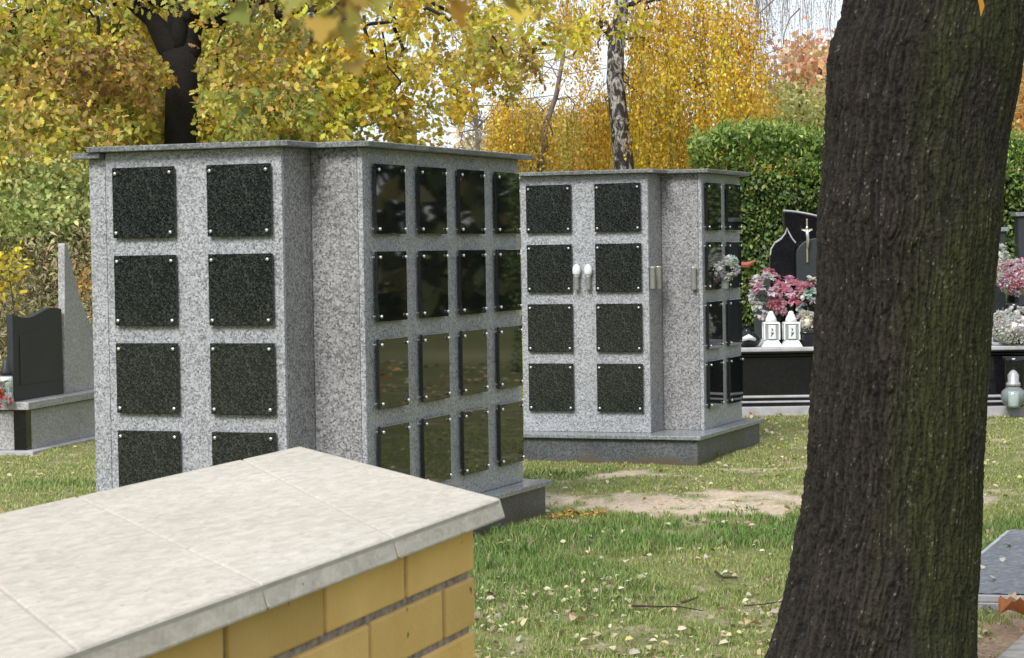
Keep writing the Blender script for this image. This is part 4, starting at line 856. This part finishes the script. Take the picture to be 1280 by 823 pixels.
# right-hand tomb
t2 = tomb_black(Xat(1205, 20.9), Xat(1420, 20.9), 20.9, 'black tomb right of the big trunk with pillars and chrysanthemums on it')
def pillar(px0, px1, Y, ytop, root, name='pillar'):
    x0, x1 = Xat(px0, Y), Xat(px1, Y); zt = Zat(px0, ytop, Y)
    MB().box((x0, Y, .636), (x1-x0, 0, 0), (0, .18, 0), (0, 0, zt-.04-.636)).build(name, M['blackmat'], root, .006)
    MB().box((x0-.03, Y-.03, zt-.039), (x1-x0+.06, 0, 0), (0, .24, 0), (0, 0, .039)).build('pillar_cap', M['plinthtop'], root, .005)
pillar(1246, 1258, 21.6, 284, t2); pillar(1274, 1292, 21.9, 265, t2)
MB().box((Xat(1262, 22.1), 22.1, .636), (.7, 0, 0), (0, .1, 0), (0, 0, .66)).build('rear_stone', M['black'], t2, .01)
def bl(px, py, Y): return P3(px, py, Y)
blooms('chrysanthemum', 'white upright flowers in front of the dark pillar right of the trunk', 'flowers', bl(1247, 326, 21.2), (.10, .08, .16), 60, [WH, (.72, .72, .68)], size=(.03, .05))
blooms('chrysanthemum', 'pink and white chrysanthemum ball at the right edge', 'flowers', bl(1272, 346, 21.1), (.21, .14, .16), 290, [(.86, .60, .65), (.82, .42, .50), WH, (.88, .74, .76)], size=(.03, .045), layers=12)
blooms('chrysanthemum', 'cream white chrysanthemum mound in a pot on the right tomb', 'flowers', bl(1270, 408, 20.95), (.25, .17, .18), 380, [(.88, .86, .80), (.9, .89, .86), (.84, .80, .72)], size=(.03, .045), layers=12)
for px, py, Y, r_, lb in ((1268, 385, 21.1, .09, 'dark tall pot under the pink chrysanthemum ball'), (1268, 452, 20.72, .11, 'dark tall pot under the cream chrysanthemum mound')):
    c = bl(px, py, Y); z0 = .636 if Y > 20.8 else .086
    top_ = c[2]+.05; tag(MB().lathe((c[0], c[1], z0), [(r_*.7, 0), (r_*.8, .01), (r_, (top_-z0)*.9), (r_*1.05, top_-z0)], 16).build('flower_pot', M['black'], None, smooth=True), lb, 'pot')
c = bl(1267, 512, 20.55); lan = empty('grave_lantern', (c[0], 20.55, .086), 'round pale glass lantern with silver lid standing at the right edge', 'lantern')
gl = MB().lathe((c[0], 20.55, .086), [(.05, 0), (.055, .01), (.10, .05), (.118, .10), (.105, .155), (.06, .19), (.058, .20)], 20).build('glass_body', M['glass'], lan, smooth=True)
MB().lathe((c[0], 20.55, .086), [(.03, .03), (.032, .13)], 12).build('candle', M['white'], lan); MB().lathe((c[0], 20.55, .086), [(.066, .201), (.066, .225), (.05, .24), (.052, .30), (.03, .33), (.012, .345)], 18).build('lid', M['steel'], lan, smooth=True)
# small glass vase reflected beside the farther columbarium
# ================================================================== VASES ON THE FARTHER COLUMBARIUM
A2 = np.array(S2A); C2 = np.array(S2C)
def wall_vase(p, z, label, dome=True, h=.135, wdt=.022, m='steel', axis=None):
    root = empty('wall_vase', (p[0], p[1], z), label, 'vase')
    MB().lathe((p[0], p[1], z), [(wdt*.8, 0), (wdt, .006), (wdt, h), (wdt*1.12, h+.003), (wdt*1.12, h+.01), (wdt*.9, h+.012)], 14).build('metal_tube', M[m], root, smooth=True)
    if dome: MB().lathe((p[0], p[1], z), [(wdt*1.1, h+.012), (wdt*1.5, h+.03), (wdt*1.6, h+.055), (wdt*1.3, h+.08), (wdt*.6, h+.095), (.003, h+.098)], 14).build('white_dome', M['white'], root, smooth=True)
    return root
def plA(px, py):   # point on wall plane A of structure 2 lifted out
    d = ray(px, py); P0 = A2+nA*.035; t = (P0@nA)/(d[:2]@nA); return d*t+np.array([0, 0, EYE])
for px, lb in ((721, 'left white domed vase between plates on the farther columbarium'), (735.5, 'right white domed vase between plates on the farther columbarium')):
    q_ = plA(px, 362); wall_vase(q_[:2], q_[2], lb, True, .095, .020)
def plC(px, py, P0, n_): d = ray(px, py); t = (P0@n_)/(d[:2]@n_); return d*t+np.array([0, 0, EYE])
PAR2 = A2+dA*.961
q_ = plC(823, 361, PAR2+nC*.03, nC); wall_vase(q_[:2], q_[2], 'shiny steel vase tube in the inner corner of the farther columbarium', False, .16, .022, 'tube')
q_ = plC(816, 361, PAR2+nC*.03, nC); wall_vase(q_[:2], q_[2], 'dull steel vase tube left of the shiny one on the inner corner', False, .155, .02)
PR2 = PAR2+dC*.322
q_ = plC(867, 362, PR2+nA*.035, nA); wall_vase(q_[:2], q_[2], 'steel vase tube on the blank pinkish face of the farther columbarium', False, .16, .02, 'tube')
q_ = plC(906, 361, C2+nC*.09, nC); v = wall_vase(q_[:2], q_[2], 'vase holding white flowers on the narrow plated face of farther columbarium', False, .12, .03)
blooms('flower_bunch', 'white flowers in the vase on the narrow plated face of farther columbarium', 'flowers', q_+np.array([.0, 0, .17]), (.10, .10, .08), 24, [(.82, .82, .80), (.7, .72, .7)], size=(.045, .06), layers=18, green=4)
q_ = plC(652, 361, C2-nC*0+nC*0, nC)

# ================================================================== GRAVE COVER, KERB AND DIRT AT RIGHT
def grave_cover():
    zt = .065
    f0 = atZ(1190, 742, zt); f1 = atZ(1400, 748, zt); b0 = atZ(1258, 662.5, zt); dr = b0-atZ(1226, 689, zt)
    # left edge runs from (1258,663) down-left
    dr = dr/np.linalg.norm(dr); tl = (f0[1]-b0[1])/dr[1]; fl = b0+dr*tl; br = b0+np.array([1.6, 0, 0])
    poly = [tuple(fl[:2]), (f1[0], f1[1]), (br[0]+.3, br[1]), tuple(b0[:2])]
    root = empty('grave_cover', (fl[0]+.7, fl[1]+.8, 0), 'dark bluish grave cover with pale frame and rippled top right of the trunk', 'grave')
    MB().prism(poly, -.1, zt-.03).build('frame', M['tomb'], root, .006)
    MB().prism(poly, zt-.0295, zt).build('frame_rim', M['paving_and_glint'], root, .004)
    inn = offset(poly, -.028); nx_, ny_ = 130, 90; P = np.array(inn); u, v = np.meshgrid(np.linspace(0, 1, nx_), np.linspace(0, 1, ny_)); u, v = u.ravel()[:, None], v.ravel()[:, None]
    Q = P[0]*(1-u)*(1-v)+P[1]*u*(1-v)+P[2]*u*v+P[3]*(1-u)*v
    w1, w2 = worley(np.concatenate([Q*np.array([14, 9]), Q[:, :1]*0], 1), 5); hz = zt+.004+.010*np.clip(w2-w1, 0, .6)+.006*(fbm(np.concatenate([Q*12, Q[:, :1]*0], 1), 3)-.5)
    V = np.concatenate([Q, hz[:, None]], 1); idx = np.arange(nx_*ny_).reshape(ny_, nx_); F = np.stack([idx[:-1, :-1], idx[:-1, 1:], idx[1:, 1:], idx[1:, :-1]], -1).reshape(-1, 4)
    link('rippled_top', npmesh('rippled_top', V, F, granite('rippled_blue_grey_stone', [(.2, (.05, .053, .062)), (.5, (.11, .113, .127)), (.85, (.22, .22, .235))], 60, .35, .2), None, True), root)
    FOOT.append(poly)
    n = 5; C = np.array([atZ(x, y, zt+.02) for x, y in ((1253, 697), (1228, 707), (1262, 680), (1240, 722), (1275, 704))]); leafcloud('fallen_leaves_on_cover', C, rdir(n)*np.array([1, 1, .1]), np.full(n, .05), pick([(.6, .55, .42)], n), T_OVAL, M['dryleaf'], None, rs=.2)
    tag(bpy.data.objects['fallen_leaves_on_cover'], 'few pale fallen leaves lying on the rippled grave cover', 'leaves', kind='stuff')
grave_cover()
k0, k1 = atZ(1228, 835, .1), atZ(1300, 772, .1)
d_ = (k1-k0)[:2]; d_ /= np.linalg.norm(d_); nn_ = np.array([d_[1], -d_[0]])
kb = MB().prism([tuple(k0[:2]-d_*.8), tuple(k1[:2]+d_*1.5), tuple(k1[:2]+d_*1.5+nn_*.35), tuple(k0[:2]-d_*.8+nn_*.35)], -.08, .10).build('stone_kerb', M['concrete'], None, .015)
tag(kb, 'sloping concrete kerb cutting the bottom right corner', 'kerb')
# planks of weathered wood/sand ridges are part of the soil; curled orange leaf
def curled_leaf(px, py, z, size, col, label, name='fallen_leaf', group=None, ang=0., curl=.5):
    c = atZ(px, py, z*.6); size = size*.85; nu, nv = 9, 7; v = []; f = []
    out_ = [0, .30, .42, .30, .45, .34, .40, .16, 0.02]
    for i in range(nu):
        t = i/(nu-1)
        for j in range(nv):
            s = (j/(nv-1)*2-1); w_ = out_[i]
            X, Y = t-.5, s*w_; Z_ = curl*(s*s*w_*.9)+.10*math.sin(t*5+s)+.05
            v.append((c[0]+size*(X*math.cos(ang)-Y*math.sin(ang)), c[1]+size*(X*math.sin(ang)+Y*math.cos(ang)), c[2]+size*Z_))
    V = np.array(v); idx = np.arange(nu*nv).reshape(nu, nv); F = np.stack([idx[:-1, :-1], idx[:-1, 1:], idx[1:, 1:], idx[1:, :-1]], -1).reshape(-1, 4)
    K = np.clip(np.array([col])*(1+RNG.normal(0, .12, (len(V), 1))), .01, .9)
    return tag(link(name, npmesh(name, V, F, M['dryleaf'], K, True)), label, 'leaf', group)
curled_leaf(1268, 768, .13, .16, (.45, .17, .06), 'big curled orange-brown leaf on the earth beside the kerb', ang=.2, curl=1.1)
curled_leaf(1262, 758, .13, .13, (.62, .48, .34), 'pale curled leaf leaning over the orange-brown one', ang=2.4, curl=.9)
curled_leaf(941, 793-13, .03, .09, (.55, .42, .22), 'tan curled leaf in the grass left of the trunk foot', ang=.4)
curled_leaf(722, 775, .03, .085, (.62, .50, .30), 'large tan leaf with dark tip in the grass right of the brick wall', ang=.5)
curled_leaf(912, 720, .03, .10, (.62, .56, .40), 'pale long leaf beside a twig on the lawn', ang=-.3)
curled_leaf(782, 702, .03, .075, (.66, .58, .42), 'pale leaf upright in the middle of the near lawn', ang=1.2)
def twig(pts, r_, label):
    P = [atZ(x, y, .03+.01*i % .02) for i, (x, y) in enumerate(pts)]; tag(MB().tube(P, np.linspace(r_, r_*.4, len(P)), 6).build('twig', M['twig'], None), label, 'twig')
twig([(790, 757), (820, 758), (850, 758), (878, 763)], .006, 'long thin brown twig lying flat on the lawn')
twig([(851, 753), (862, 750), (873, 746)], .007, 'short thick twig right above the long one')
twig([(894, 714), (905, 722), (916, 722)], .006, 'dark twig beside the pale long leaf')
twig([(930, 757), (955, 755), (985, 750)], .004, 'thin twig near the foot of the big trunk')

# ================================================================== GRASS AND LITTER
def grow():
    # density falls with distance
    pts = []; edges = np.concatenate([np.linspace(6.6, 20, 28), np.geomspace(20, 46, 10)[1:]])
    for a, b in zip(edges[:-1], edges[1:]):
        ym = (a+b)/2; d = 9500*min(1, (9.5/ym)**2.0); w0, w1 = -.235*ym-1.0, .235*ym+1.0
        n = int(d*(b-a)*(w1-w0)); pts.append(np.stack([RNG.uniform(w0, w1, n), RNG.uniform(a, b, n)], 1))
    P = np.concatenate(pts); x, y = P[:, 0], P[:, 1]
    # clumps
    keep = np.ones(len(P), bool)
    for poly in FOOT: keep &= ~inside(x, y, poly)
    keep &= ~(inside(x, y, [tuple(q) for q in core]) & (y < 4))
    s = sandmask(x, y); keep &= RNG.random(len(P)) > s*1.35
    cl = fbm(np.stack([x*5, y*5, x*0], 1), 3, 77); keep &= RNG.random(len(P)) < np.clip(.35+(cl-.35)*3.2, .12, 1)
    P = P[keep]; x, y = P[:, 0], P[:, 1]; cl = cl[keep]; s = s[keep]; n = len(P)
    big = fbm(np.stack([x*.9, y*.55, x*0], 1), 3, 55)
    lush = np.clip((big-.40)*4+.55, 0, 1)*np.clip(1-np.abs(y-11.6)/3.2, .0, 1)+.25*np.clip((15.8-y)/1., 0, 1)*np.clip((y-14.9), 0, 1)
    lush = np.clip(lush+.75*np.clip(1-np.abs(y-15.9-.0)/.45, 0, 1)*(x < .7)+.5*np.clip(1-np.abs(y-12.6)/.9, 0, 1), 0, 1)
    h = (.015+.025*RNG.random(n))*(.65+.9*lush)*(.6+.8*cl)*(1-.5*s); h *= np.where(y > 20, 1.2, 1); wd = (.0016+.0018*RNG.random(n))*np.maximum(1, y/11.)**1.15
    az = RNG.uniform(0, 2*np.pi, n); lean = RNG.uniform(.15, 1.1, n)*h; z0 = gz(x, y)-.004
    cx_, sx_ = np.cos(az), np.sin(az); px_, py_ = -sx_*wd, cx_*wd
    b0 = np.stack([x-px_, y-py_, z0], 1); b1 = np.stack([x+px_, y+py_, z0], 1)
    m0 = np.stack([x+cx_*lean*.35-px_*.7, y+sx_*lean*.35-py_*.7, z0+h*.62], 1); m1 = np.stack([x+cx_*lean*.35+px_*.7, y+sx_*lean*.35+py_*.7, z0+h*.62], 1)
    tp = np.stack([x+cx_*lean, y+sx_*lean, z0+h], 1)
    V = np.stack([b0, b1, m1, m0, tp], 1).reshape(-1, 3); base = np.arange(n)*5
    # quads + tip as degenerate-free: use tris
    F = np.concatenate([np.stack([base, base+1, base+2], 1), np.stack([base, base+2, base+3], 1), np.stack([base+3, base+2, base+4], 1)])
    green = np.array([.20, .32, .085]); yel = np.array([.34, .40, .12]); dry = np.array([.52, .45, .26]); dgr = np.array([.12, .18, .05])
    t = RNG.random(n)[:, None]; L_ = lush[:, None]; K = (green*L_+yel*(1-L_))*(1-.0*t); K = np.where(t < .05+.15*(1-L_), dry, K); K = np.where((t > .8) & (L_ > .4), dgr, K); K = K*(1+RNG.normal(0, .2, (n, 1)))
    o = link('grass', npmesh('grass', V, F, M['grass'], np.repeat(np.clip(K, .01, .8), 5, 0))); tag(o, 'short autumn lawn grass, greener in patches', 'grass', kind='stuff')
    print('grass blades', n)
grow()
def litter():
    n = 8000; y = 7.2+RNG.random(n)**1.3*30; x = RNG.uniform(-.235, .235, n)*y*1.2
    n2 = 2000; y2 = RNG.uniform(7.6, 10.9, n2); x2 = RNG.uniform(-.4, 1.9, n2); n3 = 260; y3 = RNG.uniform(16.4, 21.1, n3); x3 = RNG.normal(2.35, .5, n3); n4 = 120; x4 = RNG.uniform(.2, .55, n4); y4 = RNG.normal(13.5, .12, n4)
    n5 = 200; x5 = RNG.uniform(2.1, 3.0, n5); y5 = RNG.uniform(20.4, 21.15, n5)
    n6 = 7000; x6 = RNG.uniform(1, 16, n6); y6 = RNG.uniform(11, 26, n6)
    x = np.concatenate([x, x2, x3, x4, x5, x6]); y = np.concatenate([y, y2, y3, y4, y5, y6]); orange = np.concatenate([np.zeros(n+n2), RNG.random(n3) < .35, np.ones(n4), RNG.random(n5) < .4, RNG.random(n6) < .3*(x6 > 6)]).astype(bool)
    cl = fbm(np.stack([x*2.5, y*2.5, x*0], 1), 3, 66); keep = RNG.random(len(x)) < np.clip((cl-.38)*4.5, .04, 1)
    for poly in FOOT: keep &= ~inside(x, y, poly)
    x, y, orange = x[keep], y[keep], orange[keep]; m = len(x)
    K = pick([(.60, .53, .36), (.66, .60, .44), (.50, .40, .24), (.62, .55, .28), (.36, .27, .17)], m, .15); K[orange] = pick([(.60, .30, .06), (.68, .42, .08), (.40, .17, .06)], orange.sum(), .15)
    D = rdir(m); D[:, 2] *= .35; C = np.stack([x, y, gz(x, y)+RNG.uniform(.008, .028, m)], 1)
    sz = RNG.uniform(.014, .05, m)*np.where(x > .26*y+1, 2.2, 1.)
    o = leafcloud('leaf_litter', C, D, sz, K, T_OVAL*np.array([1, 1, 1.6]), M['dryleaf'], None, rs=.5); tag(o, 'scattered pale and yellow fallen leaves over the lawn', 'leaves', kind='stuff')
    # small leafy weeds by the plinth corner and in the lawn
    CC, DD, KK, SS = [], [], [], []
    for px, py, k in ((880, 567, 30), (893, 572, 26), (905, 560, 22), (720, 573+22, 20), (760, 590, 16), (690, 596, 18), (800, 520+38, 12), (935, 640, 14), (700, 670, 16), (640, 690, 14), (870, 655, 20), (990, 655, 18)):
        c = atZ(px, py, .0); CC.append(c+RNG.normal(0, .05, (k, 3))*np.array([1, 1, 0])+np.array([0, 0, .01])); DD.append(rdir(k, 1.3)); KK.append(pick([(.11, .18, .045), (.17, .24, .06)], k)); SS.append(RNG.uniform(.03, .06, k))
    o = leafcloud('weeds', np.concatenate(CC), np.concatenate(DD), np.concatenate(SS), np.concatenate(KK), T_LONG, M['hedge']); tag(o, 'small leafy weeds at the plinths and in the lawn', 'weeds', kind='stuff')
litter()
